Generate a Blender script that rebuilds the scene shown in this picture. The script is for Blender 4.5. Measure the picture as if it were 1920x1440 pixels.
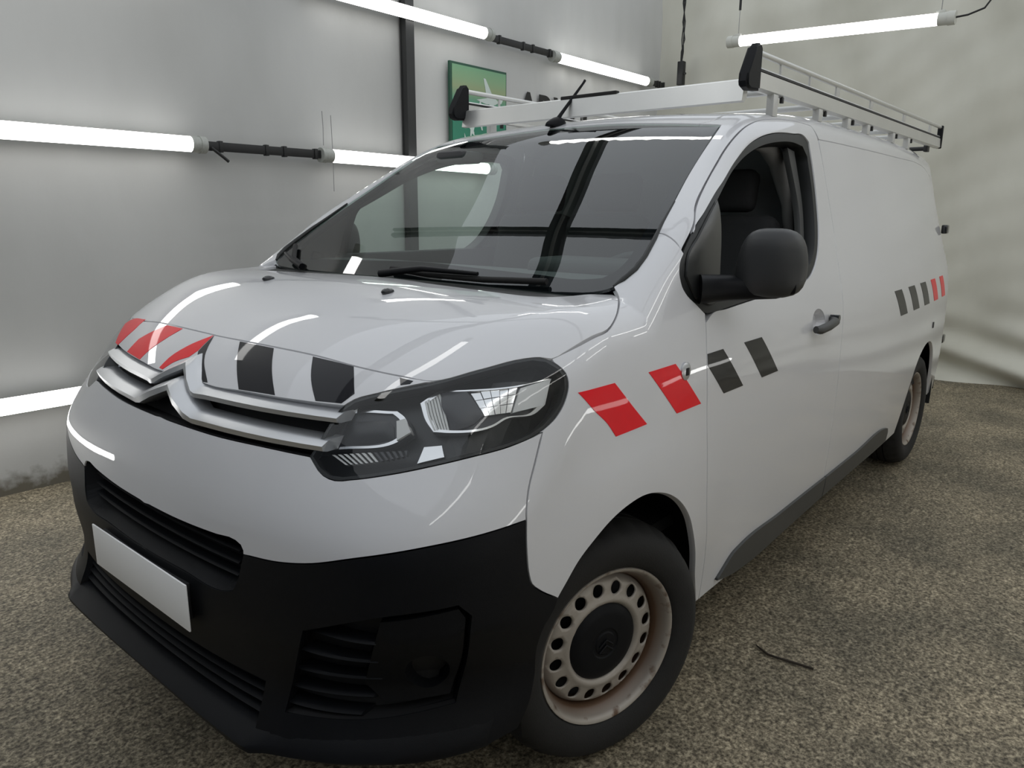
import bpy, bmesh, math, random
import numpy as np
from mathutils import Vector, Matrix
from mathutils.geometry import delaunay_2d_cdt

for o in list(bpy.data.objects):
    bpy.data.objects.remove(o)
SC = bpy.context.scene
COL = SC.collection
PI = math.pi
random.seed(7)
RNG = np.random.default_rng(7)

# ------------------------------------------------------------------ camera, world, exposure
# van space: x back from the van's nose, y towards its right side (the near side is -y), z up
cam_data = bpy.data.cameras.new('camera')
cam = bpy.data.objects.new('camera', cam_data)
COL.objects.link(cam)
cam_data.sensor_width = 36.0
cam_data.lens = 36.0 * 1380.69 / 1920.0
cam_data.clip_start = 0.05
yaw, pitch, roll = 0.701145, 0.227985, 0.006031
fw = Vector((math.cos(yaw) * math.cos(pitch), math.sin(yaw) * math.cos(pitch), -math.sin(pitch)))
rt = fw.cross(Vector((0, 0, 1))).normalized()
up = rt.cross(fw)
r2 = rt * math.cos(roll) + up * math.sin(roll)
u2 = -rt * math.sin(roll) + up * math.cos(roll)
m = Matrix((r2, u2, -fw)).transposed().to_4x4()
m.translation = Vector((-0.63158, -1.81392, 1.46063))
cam.matrix_world = m
SC.camera = cam

world = bpy.data.worlds.new('world')
SC.world = world
world.use_nodes = True
world.node_tree.nodes['Background'].inputs[0].default_value = (0.90, 0.95, 1.0, 1)
world.node_tree.nodes['Background'].inputs[1].default_value = 0.85

SC.view_settings.view_transform = 'Standard'
SC.view_settings.look = 'None'
SC.view_settings.gamma = 1.0
SC.view_settings.use_curve_mapping = False
SC.view_settings.exposure = 0.08
TUBE_STRENGTH = 6.0

# ------------------------------------------------------------------ materials
def new_mat(name):
    mt = bpy.data.materials.new(name)
    mt.use_nodes = True
    nt = mt.node_tree
    nt.nodes.clear()
    out = nt.nodes.new('ShaderNodeOutputMaterial')
    return mt, nt, out

def N(nt, kind, **kw):
    n = nt.nodes.new(kind)
    for k, v in kw.items():
        if k.startswith('i_'):
            key = k[2:]
            key = int(key) if key.isdigit() else key.replace('_', ' ')
            n.inputs[key].default_value = v
        else:
            setattr(n, k, v)
    return n

def c4(c):
    return (c[0], c[1], c[2], 1.0)

def pbr(name, col, rough=0.5, metal=0.0, coat=0.0, coat_rough=0.03, noise=None, bump=None, spec=0.5):
    """noise=(scale, amount): mottled base colour; bump=(scale, strength): fine relief"""
    mt, nt, out = new_mat(name)
    b = N(nt, 'ShaderNodeBsdfPrincipled')
    b.inputs['Base Color'].default_value = c4(col)
    b.inputs['Roughness'].default_value = rough
    b.inputs['Metallic'].default_value = metal
    b.inputs['Coat Weight'].default_value = coat
    b.inputs['Coat Roughness'].default_value = coat_rough
    b.inputs['Specular IOR Level'].default_value = spec
    tc = N(nt, 'ShaderNodeTexCoord')
    if noise:
        nz = N(nt, 'ShaderNodeTexNoise', i_Scale=noise[0], i_Detail=5.0)
        nt.links.new(tc.outputs['Object'], nz.inputs['Vector'])
        mx = N(nt, 'ShaderNodeMix', data_type='RGBA')
        a = 1 - noise[1]
        mx.inputs[6].default_value = c4([x * a for x in col])
        mx.inputs[7].default_value = c4([min(1, x * (2 - a)) for x in col])
        nt.links.new(nz.outputs['Fac'], mx.inputs[0])
        nt.links.new(mx.outputs[2], b.inputs['Base Color'])
    if bump:
        nb = N(nt, 'ShaderNodeTexNoise', i_Scale=bump[0], i_Detail=4.0)
        nt.links.new(tc.outputs['Object'], nb.inputs['Vector'])
        bp = N(nt, 'ShaderNodeBump', i_Strength=bump[1], i_Distance=0.004)
        nt.links.new(nb.outputs['Fac'], bp.inputs['Height'])
        nt.links.new(bp.outputs['Normal'], b.inputs['Normal'])
    nt.links.new(b.outputs[0], out.inputs[0])
    return mt

def glass(name, tint, ior=1.5, rough=0.0):
    mt, nt, out = new_mat(name)
    tr = N(nt, 'ShaderNodeBsdfTransparent'); tr.inputs[0].default_value = c4(tint)
    gl = N(nt, 'ShaderNodeBsdfGlossy'); gl.inputs['Roughness'].default_value = rough
    gl.inputs[0].default_value = (1, 1, 1, 1)
    fr = N(nt, 'ShaderNodeFresnel', i_IOR=ior)
    # the same sheet of glass seen from either face
    ge = N(nt, 'ShaderNodeNewGeometry')
    ma = N(nt, 'ShaderNodeMath', operation='MULTIPLY_ADD'); ma.inputs[1].default_value = -2.0; ma.inputs[2].default_value = 1.0
    nt.links.new(ge.outputs['Backfacing'], ma.inputs[0])
    pw = N(nt, 'ShaderNodeMath', operation='POWER'); pw.inputs[0].default_value = ior
    nt.links.new(ma.outputs[0], pw.inputs[1]); nt.links.new(pw.outputs[0], fr.inputs['IOR'])
    mx = N(nt, 'ShaderNodeMixShader')
    nt.links.new(fr.outputs[0], mx.inputs[0])
    nt.links.new(tr.outputs[0], mx.inputs[1])
    nt.links.new(gl.outputs[0], mx.inputs[2])
    nt.links.new(mx.outputs[0], out.inputs[0])
    return mt

def emitter(name, col, strength):
    mt, nt, out = new_mat(name)
    e = N(nt, 'ShaderNodeEmission'); e.inputs[0].default_value = c4(col); e.inputs[1].default_value = strength
    nt.links.new(e.outputs[0], out.inputs[0])
    return mt

M = {}
M['paint'] = pbr('white_paint', (0.645, 0.645, 0.665), 0.42, coat=1.0, coat_rough=0.015, noise=(1.3, 0.02))
M['black_plastic'] = pbr('black_textured_plastic', (0.0055, 0.006, 0.0075), 0.45, noise=(9, 0.25), bump=(700, 0.12), spec=0.15)
M['grey_plastic'] = pbr('grey_trim_plastic', (0.045, 0.046, 0.045), 0.45, noise=(8, 0.15), bump=(600, 0.1))
M['quarter'] = pbr('dark_quarter_glass', (0.030, 0.031, 0.030), 0.38, coat=0.2, coat_rough=.2)
M['gloss_black'] = pbr('gloss_black', (0.006, 0.007, 0.009), 0.12, coat=0.5)
M['frit'] = pbr('windscreen_black_border', (0.003, 0.0035, 0.006), 0.8, spec=0.05)
M['dark'] = pbr('dark_recess', (0.004, 0.004, 0.005), 0.7)
M['liner'] = pbr('wheel_arch_liner', (0.006, 0.006, 0.007), 0.85, bump=(200, 0.3))
M['rubber'] = pbr('tyre_rubber', (0.010, 0.0095, 0.009), 0.8, noise=(14, 0.35), bump=(300, 0.25))
M['seal'] = pbr('rubber_seal', (0.008, 0.009, 0.009), 0.5)
M['chrome'] = pbr('satin_chrome', (0.60, 0.61, 0.63), 0.30, metal=0.8, noise=(5, 0.03))
M['reflector'] = pbr('lamp_reflector', (0.80, 0.80, 0.80), 0.14, metal=1.0)
M['lamp_white'] = pbr('lamp_white_diffuser', (0.66, 0.66, 0.64), 0.35)
M['lamp_grey'] = pbr('lamp_grey_shield', (0.05, 0.05, 0.055), 0.3)
M['lamp_dark'] = pbr('lamp_black_bezel', (0.016, 0.018, 0.019), 0.3)
M['aluminium'] = pbr('brushed_aluminium', (0.66, 0.66, 0.64), 0.38, metal=0.75, noise=(6, 0.08))
M['alu_dull'] = pbr('dull_aluminium', (0.55, 0.55, 0.53), 0.5, metal=0.3, noise=(7, 0.08))
M['red'] = pbr('red_reflective_film', (0.80, 0.006, 0.015), 0.4, coat=0.35, noise=(30, 0.05), spec=0.1)
M['film_black'] = pbr('black_film', (0.007, 0.0075, 0.011), 0.4, coat=0.4, spec=0.1)
M['film_grey'] = pbr('charcoal_film', (0.020, 0.020, 0.019), 0.4, coat=0.35, spec=0.1)
M['plate'] = pbr('blank_white_plate', (0.97, 0.97, 0.97), 0.4)
M['plate_edge'] = pbr('plate_backing', (0.02, 0.02, 0.022), 0.4)
M['glass_ws'] = glass('windscreen_glass', (0.72, 0.82, 0.78), 1.68)
M['glass_side'] = glass('side_glass', (0.80, 0.88, 0.84), 1.5)
M['lens'] = glass('lamp_lens', (0.93, 0.94, 0.95), 1.45)
M['lamp_gloss'] = pbr('lamp_dark_lens', (0.02, 0.021, 0.024), 0.32)
M['dash'] = pbr('dashboard_plastic', (0.10, 0.10, 0.105), 0.8)
M['cabin'] = pbr('cabin_plastic', (0.045, 0.045, 0.048), 0.7, bump=(300, 0.1))
M['cabin_lt'] = pbr('cabin_headlining', (0.26, 0.255, 0.25), 0.9, noise=(20, 0.06))
M['bulkhead'] = pbr('cabin_bulkhead', (0.27, 0.28, 0.29), 0.8, noise=(6, 0.08))
M['seat'] = pbr('seat_cloth', (0.022, 0.022, 0.024), 0.95, bump=(500, 0.3))
M['mirror'] = pbr('mirror_glass', (0.9, 0.9, 0.9), 0.02, metal=1.0)
M['tube'] = emitter('lit_tube', (1.0, 0.995, 0.97), TUBE_STRENGTH)
M['cap'] = pbr('tube_end_cap', (0.40, 0.41, 0.38), 0.4, noise=(60, 0.25))
M['cap_w'] = pbr('tube_end_cap_white', (0.55, 0.55, 0.50), 0.4)
M['black_metal'] = pbr('black_metal', (0.010, 0.010, 0.010), 0.5, noise=(20, 0.3))
M['post'] = pbr('dark_post_paint', (0.022, 0.023, 0.023), 0.45, noise=(12, 0.15))
M['wire'] = pbr('black_cable', (0.012, 0.012, 0.012), 0.6)
M['steelwire'] = pbr('thin_steel_wire', (0.25, 0.25, 0.25), 0.4, metal=0.6)
M['letter'] = pbr('black_lettering', (0.010, 0.010, 0.010), 0.5)
M['sign_white'] = pbr('sign_white_film', (0.62, 0.70, 0.66), 0.5)
M['sign_edge'] = pbr('sign_dark_green_edge', (0.018, 0.085, 0.05), 0.5)
M['scrap'] = pbr('brown_scrap_strip', (0.030, 0.022, 0.014), 0.8, noise=(40, 0.3))

def rim_mat():
    mt, nt, out = new_mat('worn_silver_steel')
    b = N(nt, 'ShaderNodeBsdfPrincipled', i_Metallic=0.25, i_Roughness=0.42)
    tc = N(nt, 'ShaderNodeTexCoord')
    sep = N(nt, 'ShaderNodeSeparateXYZ'); nt.links.new(tc.outputs['Object'], sep.inputs[0])
    x2 = N(nt, 'ShaderNodeMath', operation='MULTIPLY'); nt.links.new(sep.outputs[0], x2.inputs[0]); nt.links.new(sep.outputs[0], x2.inputs[1])
    z2 = N(nt, 'ShaderNodeMath', operation='MULTIPLY'); nt.links.new(sep.outputs[2], z2.inputs[0]); nt.links.new(sep.outputs[2], z2.inputs[1])
    ad = N(nt, 'ShaderNodeMath', operation='ADD'); nt.links.new(x2.outputs[0], ad.inputs[0]); nt.links.new(z2.outputs[0], ad.inputs[1])
    sq = N(nt, 'ShaderNodeMath', operation='SQRT'); nt.links.new(ad.outputs[0], sq.inputs[0])
    mr = N(nt, 'ShaderNodeMapRange'); mr.inputs['From Min'].default_value = 0.178; mr.inputs['From Max'].default_value = 0.212
    nt.links.new(sq.outputs[0], mr.inputs['Value'])
    nz = N(nt, 'ShaderNodeTexNoise', i_Scale=22.0, i_Detail=6.0); nt.links.new(tc.outputs['Object'], nz.inputs['Vector'])
    rp = N(nt, 'ShaderNodeValToRGB'); rp.color_ramp.elements[0].position = 0.54; rp.color_ramp.elements[1].position = 0.68
    nt.links.new(nz.outputs['Fac'], rp.inputs[0])
    ml = N(nt, 'ShaderNodeMath', operation='MULTIPLY'); nt.links.new(rp.outputs[0], ml.inputs[0]); nt.links.new(mr.outputs[0], ml.inputs[1])
    mx = N(nt, 'ShaderNodeMix', data_type='RGBA')
    mx.inputs[6].default_value = (0.36, 0.325, 0.285, 1); mx.inputs[7].default_value = (0.11, 0.062, 0.036, 1)
    # browner with depth in the barrel between disc and lip
    dy = N(nt, 'ShaderNodeMapRange'); dy.inputs['From Min'].default_value = 0.002; dy.inputs['From Max'].default_value = 0.035; dy.inputs['To Max'].default_value = 1.0
    nt.links.new(sep.outputs[1], dy.inputs['Value'])
    mg = N(nt, 'ShaderNodeMapRange'); mg.inputs['From Min'].default_value = 0.184; mg.inputs['From Max'].default_value = 0.188
    nt.links.new(sq.outputs[0], mg.inputs['Value'])
    du = N(nt, 'ShaderNodeMath', operation='MULTIPLY'); nt.links.new(dy.outputs[0], du.inputs[0]); nt.links.new(mg.outputs[0], du.inputs[1])
    mxx = N(nt, 'ShaderNodeMath', operation='MAXIMUM'); nt.links.new(du.outputs[0], mxx.inputs[0]); nt.links.new(ml.outputs[0], mxx.inputs[1])
    nt.links.new(mxx.outputs[0], mx.inputs[0])
    nt.links.new(mx.outputs[2], b.inputs['Base Color'])
    nt.links.new(b.outputs[0], out.inputs[0])
    return mt
M['rim'] = rim_mat()

def floor_mat():
    mt, nt, out = new_mat('speckled_concrete')
    b = N(nt, 'ShaderNodeBsdfPrincipled', i_Roughness=0.62)
    b.inputs['Specular IOR Level'].default_value = 0.35
    tc = N(nt, 'ShaderNodeTexCoord')
    fine = N(nt, 'ShaderNodeTexNoise', i_Scale=80.0, i_Detail=4.0, i_Roughness=0.7)
    mid = N(nt, 'ShaderNodeTexNoise', i_Scale=28.0, i_Detail=5.0, i_Roughness=0.65)
    big = N(nt, 'ShaderNodeTexNoise', i_Scale=2.1, i_Detail=6.0, i_Roughness=0.6)
    for n in (fine, mid, big):
        nt.links.new(tc.outputs['Object'], n.inputs['Vector'])
    r1 = N(nt, 'ShaderNodeValToRGB')
    e = r1.color_ramp.elements
    e[0].position = 0.37; e[0].color = (0.072, 0.060, 0.043, 1)
    e[1].position = 0.65; e[1].color = (0.56, 0.50, 0.385, 1)
    e2 = e.new(0.50); e2.color = (0.265, 0.232, 0.174, 1)
    nt.links.new(fine.outputs['Fac'], r1.inputs[0])
    r2_ = N(nt, 'ShaderNodeValToRGB')
    r2_.color_ramp.elements[0].position = 0.36; r2_.color_ramp.elements[0].color = (0.50, 0.48, 0.44, 1)
    r2_.color_ramp.elements[1].position = 0.62; r2_.color_ramp.elements[1].color = (1.15, 1.12, 1.06, 1)
    nt.links.new(mid.outputs['Fac'], r2_.inputs[0])
    m1 = N(nt, 'ShaderNodeMix', data_type='RGBA', blend_type='MULTIPLY'); m1.inputs[0].default_value = 1.0
    nt.links.new(r1.outputs[0], m1.inputs[6]); nt.links.new(r2_.outputs[0], m1.inputs[7])
    r3 = N(nt, 'ShaderNodeValToRGB')
    r3.color_ramp.elements[0].position = 0.36; r3.color_ramp.elements[0].color = (0.62, 0.63, 0.62, 1)
    r3.color_ramp.elements[1].position = 0.68; r3.color_ramp.elements[1].color = (1.2, 1.18, 1.14, 1)
    nt.links.new(big.outputs['Fac'], r3.inputs[0])
    m2 = N(nt, 'ShaderNodeMix', data_type='RGBA', blend_type='MULTIPLY'); m2.inputs[0].default_value = 1.0
    nt.links.new(m1.outputs[2], m2.inputs[6]); nt.links.new(r3.outputs[0], m2.inputs[7])
    nt.links.new(m2.outputs[2], b.inputs['Base Color'])
    bp = N(nt, 'ShaderNodeBump', i_Strength=0.55, i_Distance=0.006)
    nt.links.new(mid.outputs['Fac'], bp.inputs['Height'])
    nt.links.new(bp.outputs['Normal'], b.inputs['Normal'])
    nt.links.new(b.outputs[0], out.inputs[0])
    return mt
M['floor'] = floor_mat()

def wall_mat(name, col, stain, scale=0.9, plinth=False):
    mt, nt, out = new_mat(name)
    b = N(nt, 'ShaderNodeBsdfPrincipled', i_Roughness=0.75)
    b.inputs['Specular IOR Level'].default_value = 0.25
    tc = N(nt, 'ShaderNodeTexCoord')
    mp = N(nt, 'ShaderNodeMapping'); mp.inputs['Scale'].default_value = (1, 1, 0.45)
    nt.links.new(tc.outputs['Object'], mp.inputs[0])
    n1 = N(nt, 'ShaderNodeTexNoise', i_Scale=scale, i_Detail=5.0)
    nt.links.new(mp.outputs[0], n1.inputs['Vector'])
    rp = N(nt, 'ShaderNodeValToRGB')
    rp.color_ramp.elements[0].position = 0.33; rp.color_ramp.elements[0].color = c4(stain)
    rp.color_ramp.elements[1].position = 0.62; rp.color_ramp.elements[1].color = c4(col)
    nt.links.new(n1.outputs['Fac'], rp.inputs[0])
    last = rp.outputs[0]
    if plinth:
        sep = N(nt, 'ShaderNodeSeparateXYZ'); nt.links.new(tc.outputs['Object'], sep.inputs[0])
        n2 = N(nt, 'ShaderNodeTexNoise', i_Scale=16.0, i_Detail=6.0); nt.links.new(tc.outputs['Object'], n2.inputs['Vector'])
        sm = N(nt, 'ShaderNodeMath', operation='MULTIPLY_ADD'); sm.inputs[1].default_value = 0.22; sm.inputs[2].default_value = -0.11
        nt.links.new(n2.outputs['Fac'], sm.inputs[0])
        ad = N(nt, 'ShaderNodeMath', operation='ADD'); nt.links.new(sep.outputs[2], ad.inputs[0]); nt.links.new(sm.outputs[0], ad.inputs[1])
        mr = N(nt, 'ShaderNodeMapRange'); mr.inputs['From Min'].default_value = 0.03; mr.inputs['From Max'].default_value = 0.12
        nt.links.new(ad.outputs[0], mr.inputs['Value'])
        mx = N(nt, 'ShaderNodeMix', data_type='RGBA')
        mx.inputs[6].default_value = (0.16, 0.145, 0.115, 1)
        nt.links.new(mr.outputs[0], mx.inputs[0]); nt.links.new(last, mx.inputs[7])
        last = mx.outputs[2]
    nt.links.new(last, b.inputs['Base Color'])
    n3 = N(nt, 'ShaderNodeTexNoise', i_Scale=7.0, i_Detail=4.0); nt.links.new(tc.outputs['Object'], n3.inputs['Vector'])
    bp = N(nt, 'ShaderNodeBump', i_Strength=0.12, i_Distance=0.02)
    nt.links.new(n3.outputs['Fac'], bp.inputs['Height'])
    nt.links.new(bp.outputs['Normal'], b.inputs['Normal'])
    nt.links.new(b.outputs[0], out.inputs[0])
    return mt
M['wall'] = wall_mat('painted_wall', (0.60, 0.60, 0.585), (0.50, 0.50, 0.485), plinth=True)
M['curtain'] = wall_mat('cream_tarpaulin', (0.66, 0.65, 0.575), (0.55, 0.54, 0.465), scale=1.3)
M['room'] = wall_mat('pale_room_wall', (0.74, 0.73, 0.69), (0.68, 0.67, 0.63))
M['front'] = wall_mat('blue_grey_dark_wall', (0.27, 0.29, 0.32), (0.22, 0.24, 0.27))  # unseen front wall, coloured dark so the bumper mirrors less light
M['ceiling'] = pbr('ceiling_panels', (0.36, 0.37, 0.38), 0.9, noise=(2, 0.1))

def sign_mat():
    mt, nt, out = new_mat('green_gradient_print')
    b = N(nt, 'ShaderNodeBsdfPrincipled', i_Roughness=0.5)
    tc = N(nt, 'ShaderNodeTexCoord')
    sep = N(nt, 'ShaderNodeSeparateXYZ'); nt.links.new(tc.outputs['Generated'], sep.inputs[0])
    rp = N(nt, 'ShaderNodeValToRGB')
    e = rp.color_ramp.elements
    e[0].position = 0.0; e[0].color = (0.030, 0.20, 0.12, 1)
    e[1].position = 1.0; e[1].color = (0.20, 0.42, 0.24, 1)
    for ps, cc in ((0.45, (0.035, 0.24, 0.15)), (0.60, (0.11, 0.34, 0.22)), (0.76, (0.33, 0.40, 0.22)), (0.86, (0.27, 0.43, 0.24))):
        q = e.new(ps); q.color = c4(cc)
    nt.links.new(sep.outputs[2], rp.inputs[0])
    nt.links.new(rp.outputs[0], b.inputs['Base Color'])
    nt.links.new(b.outputs[0], out.inputs[0])
    return mt
M['sign'] = sign_mat()

# ------------------------------------------------------------------ object helpers
def tag(o, label=None, cat=None, group=None, kind=None):
    if label: o['label'] = label
    if cat: o['category'] = cat
    if group: o['group'] = group
    if kind: o['kind'] = kind
    return o

def empty(name, loc=(0, 0, 0), parent=None):
    o = bpy.data.objects.new(name, None)
    COL.objects.link(o)
    o.location = loc
    o.empty_display_size = 0.1
    if parent: o.parent = parent
    return o

def mesh_obj(name, verts, faces, mat, parent=None, normals=None, smooth=True, loc=None):
    me = bpy.data.meshes.new(name)
    me.from_pydata([tuple(map(float, v)) for v in verts], [], [tuple(map(int, f)) for f in faces])
    me.validate()
    if smooth:
        me.polygons.foreach_set('use_smooth', [True] * len(me.polygons))
    if normals is not None and len(me.vertices) == len(normals):
        me.normals_split_custom_set_from_vertices([tuple(map(float, n)) for n in normals])
    me.materials.append(mat)
    o = bpy.data.objects.new(name, me)
    COL.objects.link(o)
    if parent: o.parent = parent
    if loc is not None: o.location = loc
    return o

def bm_obj(name, bm, mat, parent=None, smooth=True, loc=None, rot=None, autos=None):
    me = bpy.data.meshes.new(name)
    bmesh.ops.recalc_face_normals(bm, faces=bm.faces)
    bm.to_mesh(me); bm.free()
    if smooth:
        me.polygons.foreach_set('use_smooth', [True] * len(me.polygons))
        if autos is not None:
            me.set_sharp_from_angle(angle=math.radians(autos))
    me.materials.append(mat)
    o = bpy.data.objects.new(name, me)
    COL.objects.link(o)
    if parent: o.parent = parent
    if loc is not None: o.location = loc
    if rot is not None: o.rotation_euler = rot
    return o

def bm_box(bm, lo, hi, bevel=0.0, seg=2, mat4=None):
    c = [(lo[i] + hi[i]) / 2 for i in range(3)]
    s = [hi[i] - lo[i] for i in range(3)]
    r = bmesh.ops.create_cube(bm, size=1.0)
    for v in r['verts']:
        v.co = Vector((c[0] + v.co.x * s[0], c[1] + v.co.y * s[1], c[2] + v.co.z * s[2]))
    vs = r['verts']
    if bevel > 0:
        es = list({e for v in vs for e in v.link_edges})
        rb = bmesh.ops.bevel(bm, geom=es, offset=bevel, segments=seg, affect='EDGES', profile=0.5)
        vs = list({v for f in rb['faces'] for v in f.verts} | {v for v in vs if v.is_valid})
    if mat4 is not None:
        bmesh.ops.transform(bm, matrix=mat4, verts=[v for v in vs if v.is_valid])
    return vs

def box(name, lo, hi, mat, parent=None, bevel=0.0, seg=2, mat4=None):
    bm = bmesh.new(); bm_box(bm, lo, hi, bevel, seg, mat4)
    return bm_obj(name, bm, mat, parent, smooth=bevel > 0, autos=35)

def tube_path(bm, pts, rad, n=10, caps=True):
    pts = [Vector(p) for p in pts]
    rads = rad if isinstance(rad, (list, tuple)) else [rad] * len(pts)
    rings = []; prev = None
    for i, p in enumerate(pts):
        t = (pts[min(i + 1, len(pts) - 1)] - pts[max(i - 1, 0)]).normalized()
        if prev is None:
            a = t.cross(Vector((0, 0, 1)))
            if a.length < 1e-3: a = t.cross(Vector((1, 0, 0)))
            a.normalize()
        else:
            a = (prev - t * prev.dot(t)).normalized()
        prev = a; b = t.cross(a)
        rings.append([bm.verts.new(p + (a * math.cos(2 * PI * k / n) + b * math.sin(2 * PI * k / n)) * rads[i]) for k in range(n)])
    for r0, r1 in zip(rings, rings[1:]):
        for k in range(n):
            bm.faces.new((r0[k], r0[(k + 1) % n], r1[(k + 1) % n], r1[k]))
    if caps:
        bm.faces.new(rings[0][::-1]); bm.faces.new(rings[-1])

def tube(name, pts, rad, mat, parent=None, n=10):
    bm = bmesh.new(); tube_path(bm, pts, rad, n)
    return bm_obj(name, bm, mat, parent, autos=50)

def lathe_y(bm, prof, n=64, skip_close=False):
    """profile of (radius, y); axis is y"""
    rings = []
    for (rr, yy) in prof:
        if rr < 1e-5:
            rings.append([bm.verts.new((0, yy, 0))])
        else:
            rings.append([bm.verts.new((rr * math.cos(2 * PI * k / n), yy, rr * math.sin(2 * PI * k / n))) for k in range(n)])
    for a, b in zip(rings, rings[1:]):
        for k in range(n):
            k2 = (k + 1) % n
            if len(a) == 1: bm.faces.new((a[0], b[k], b[k2]))
            elif len(b) == 1: bm.faces.new((a[k], b[0], a[k2]))
            else: bm.faces.new((a[k], b[k], b[k2], a[k2]))

# ------------------------------------------------------------------ the body's master surface  F(p) = 0
def spl(xs, ys):
    xs = np.array(xs, float); ys = np.array(ys, float)
    h = np.diff(xs); d = np.diff(ys) / h
    mm = np.zeros(len(xs))
    mm[1:-1] = (d[:-1] * h[1:] + d[1:] * h[:-1]) / (h[1:] + h[:-1]); mm[0] = d[0]; mm[-1] = d[-1]
    def f(x):
        x = np.asarray(x, float); xc = np.clip(x, xs[0], xs[-1])
        i = np.clip(np.searchsorted(xs, xc) - 1, 0, len(h) - 1); t = (xc - xs[i]) / h[i]
        v = ((1 + 2 * t) * (1 - t) ** 2 * ys[i] + t * (1 - t) ** 2 * h[i] * mm[i] + t * t * (3 - 2 * t) * ys[i + 1] + t * t * (t - 1) * h[i] * mm[i + 1])
        return v + (x - xc) * np.where(x < xs[0], mm[0], mm[-1])
    return f
#BODY_BEGIN
nose = spl([.15, .30, .45, .60, .75, .85, .95, 1.05, 1.12, 1.2], [.10, .058, .075, .072, .095, .115, .15, .205, .26, .36])
nosek = spl([.1, .34, .44, .6, .7, .8, 1.0, 1.3], [.03, .03, .12, .12, .10, .085, .19, .22])
halfw = spl([.15, .30, .5, .7, .9, 1.1, 1.3, 1.5, 1.7, 1.85, 2.0], [.905, .93, .948, .955, .953, .938, .880, .822, .772, .735, .69])
planw = spl([-.2, .3, .8, 1.3, 2.0, 3.5, 4.3, 4.7, 5.0], [-.10, -.035, -.005, 0, 0, -.004, -.03, -.055, -.08])
hoodz = spl([.2, .36, .66, .95, 1.3, 2.], [1.08, 1.16, 1.254, 1.262, 1.27, 1.29])
roofz = spl([1.5, 1.95, 2.4, 3.2, 4.2, 5.], [1.755, 1.83, 1.872, 1.888, 1.885, 1.86])
wsx = spl([1.15, 1.28, 1.35, 1.45, 1.57, 1.66, 1.76, 1.82, 2.0], [.80, .99, 1.10, 1.255, 1.45, 1.60, 1.772, 1.88, 2.21])
def smax(a, b, r, k=2.3):
    A = np.maximum(a + r, 0); B = np.maximum(b + r, 0)
    s = (A ** k + B ** k) ** (1 / k) - r
    return np.where((A > 0) | (B > 0), s, np.maximum(a, b))
SEL = None      # 'low': bonnet and body only, 'up': cabin only
def set_surface(v):
    global SEL
    SEL = v
def F(P):
    x, y, z = P[..., 0], P[..., 1], P[..., 2]
    ay = np.sqrt(y * y + 1e-6)
    arch = .018 * np.exp(-(((x - .90) / .42) ** 2 + ((z - .62) / .30) ** 2) ** 2)
    pil = .045 * np.exp(-((x - 1.25) / .30) ** 2 - ((z - 1.47) / .17) ** 2)
    side = ay - (halfw(z) + planw(x) + arch + pil)
    front = (nose(z) + nosek(z) * ay ** 2 + .10 * ay ** 4 - x) * .95
    hood = (z - (hoodz(x) - (.05 - .038 * np.clip((x - .5) / .45, 0, 1)) * ay ** 2)) * .94
    ws = ((wsx(z) + .02 * ay ** 2) - x) * .5
    roof = (z - (roofz(x) - .06 * ay ** 2))
    rear = (x - (4.93 - .10 * np.maximum(z - 1.0, 0) ** 2 - .05 * ay ** 2))
    low = smax(smax(side, front, .20 + .20 * np.clip((.64 - z) / .15, 0, 1)), hood, .095)
    upp = smax(smax(side, roof, .10), ws, .07)
    if SEL == 'low': f = low
    elif SEL == 'up': f = upp
    else: f = np.minimum(low, np.maximum(upp, 1.12 - z))
    f = smax(f, rear, .06)
    return smax(f, .2 - z, .03)
#BODY_END
def grad(P, e=1e-4):
    g = np.stack([F(P + e * np.eye(3)[i]) - F(P - e * np.eye(3)[i]) for i in range(3)], -1)
    return g / np.maximum(np.linalg.norm(g, axis=-1, keepdims=True), 1e-9)

class Plane:
    """projection plane: w points out of the body"""
    def __init__(s, w):
        s.w = np.array(w, float); s.w /= np.linalg.norm(s.w)
        h = np.array([0, 0, 1.]) if abs(s.w[2]) < .8 else np.array([0, 1., 0])
        s.a = np.cross(h, s.w); s.a /= np.linalg.norm(s.a); s.b = np.cross(s.w, s.a)
    def to2(s, P):
        P = np.asarray(P, float)
        return np.stack([P @ s.a, P @ s.b], -1)
    def lift(s, Q, off=0.0):
        Q = np.asarray(Q, float)
        off = np.broadcast_to(np.asarray(off, float), (len(Q),))
        O = Q[:, :1] * s.a + Q[:, 1:] * s.b
        c = float(np.array([2.4, 0, 1.0]) @ s.w)
        t = np.full(len(Q), c + 3.2)
        for _ in range(190):
            v = F(O + t[:, None] * s.w) - off
            t = t - np.where(v > 1e-5, np.maximum(v * .48, 1e-5), 0)
        return O + t[:, None] * s.w

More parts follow.
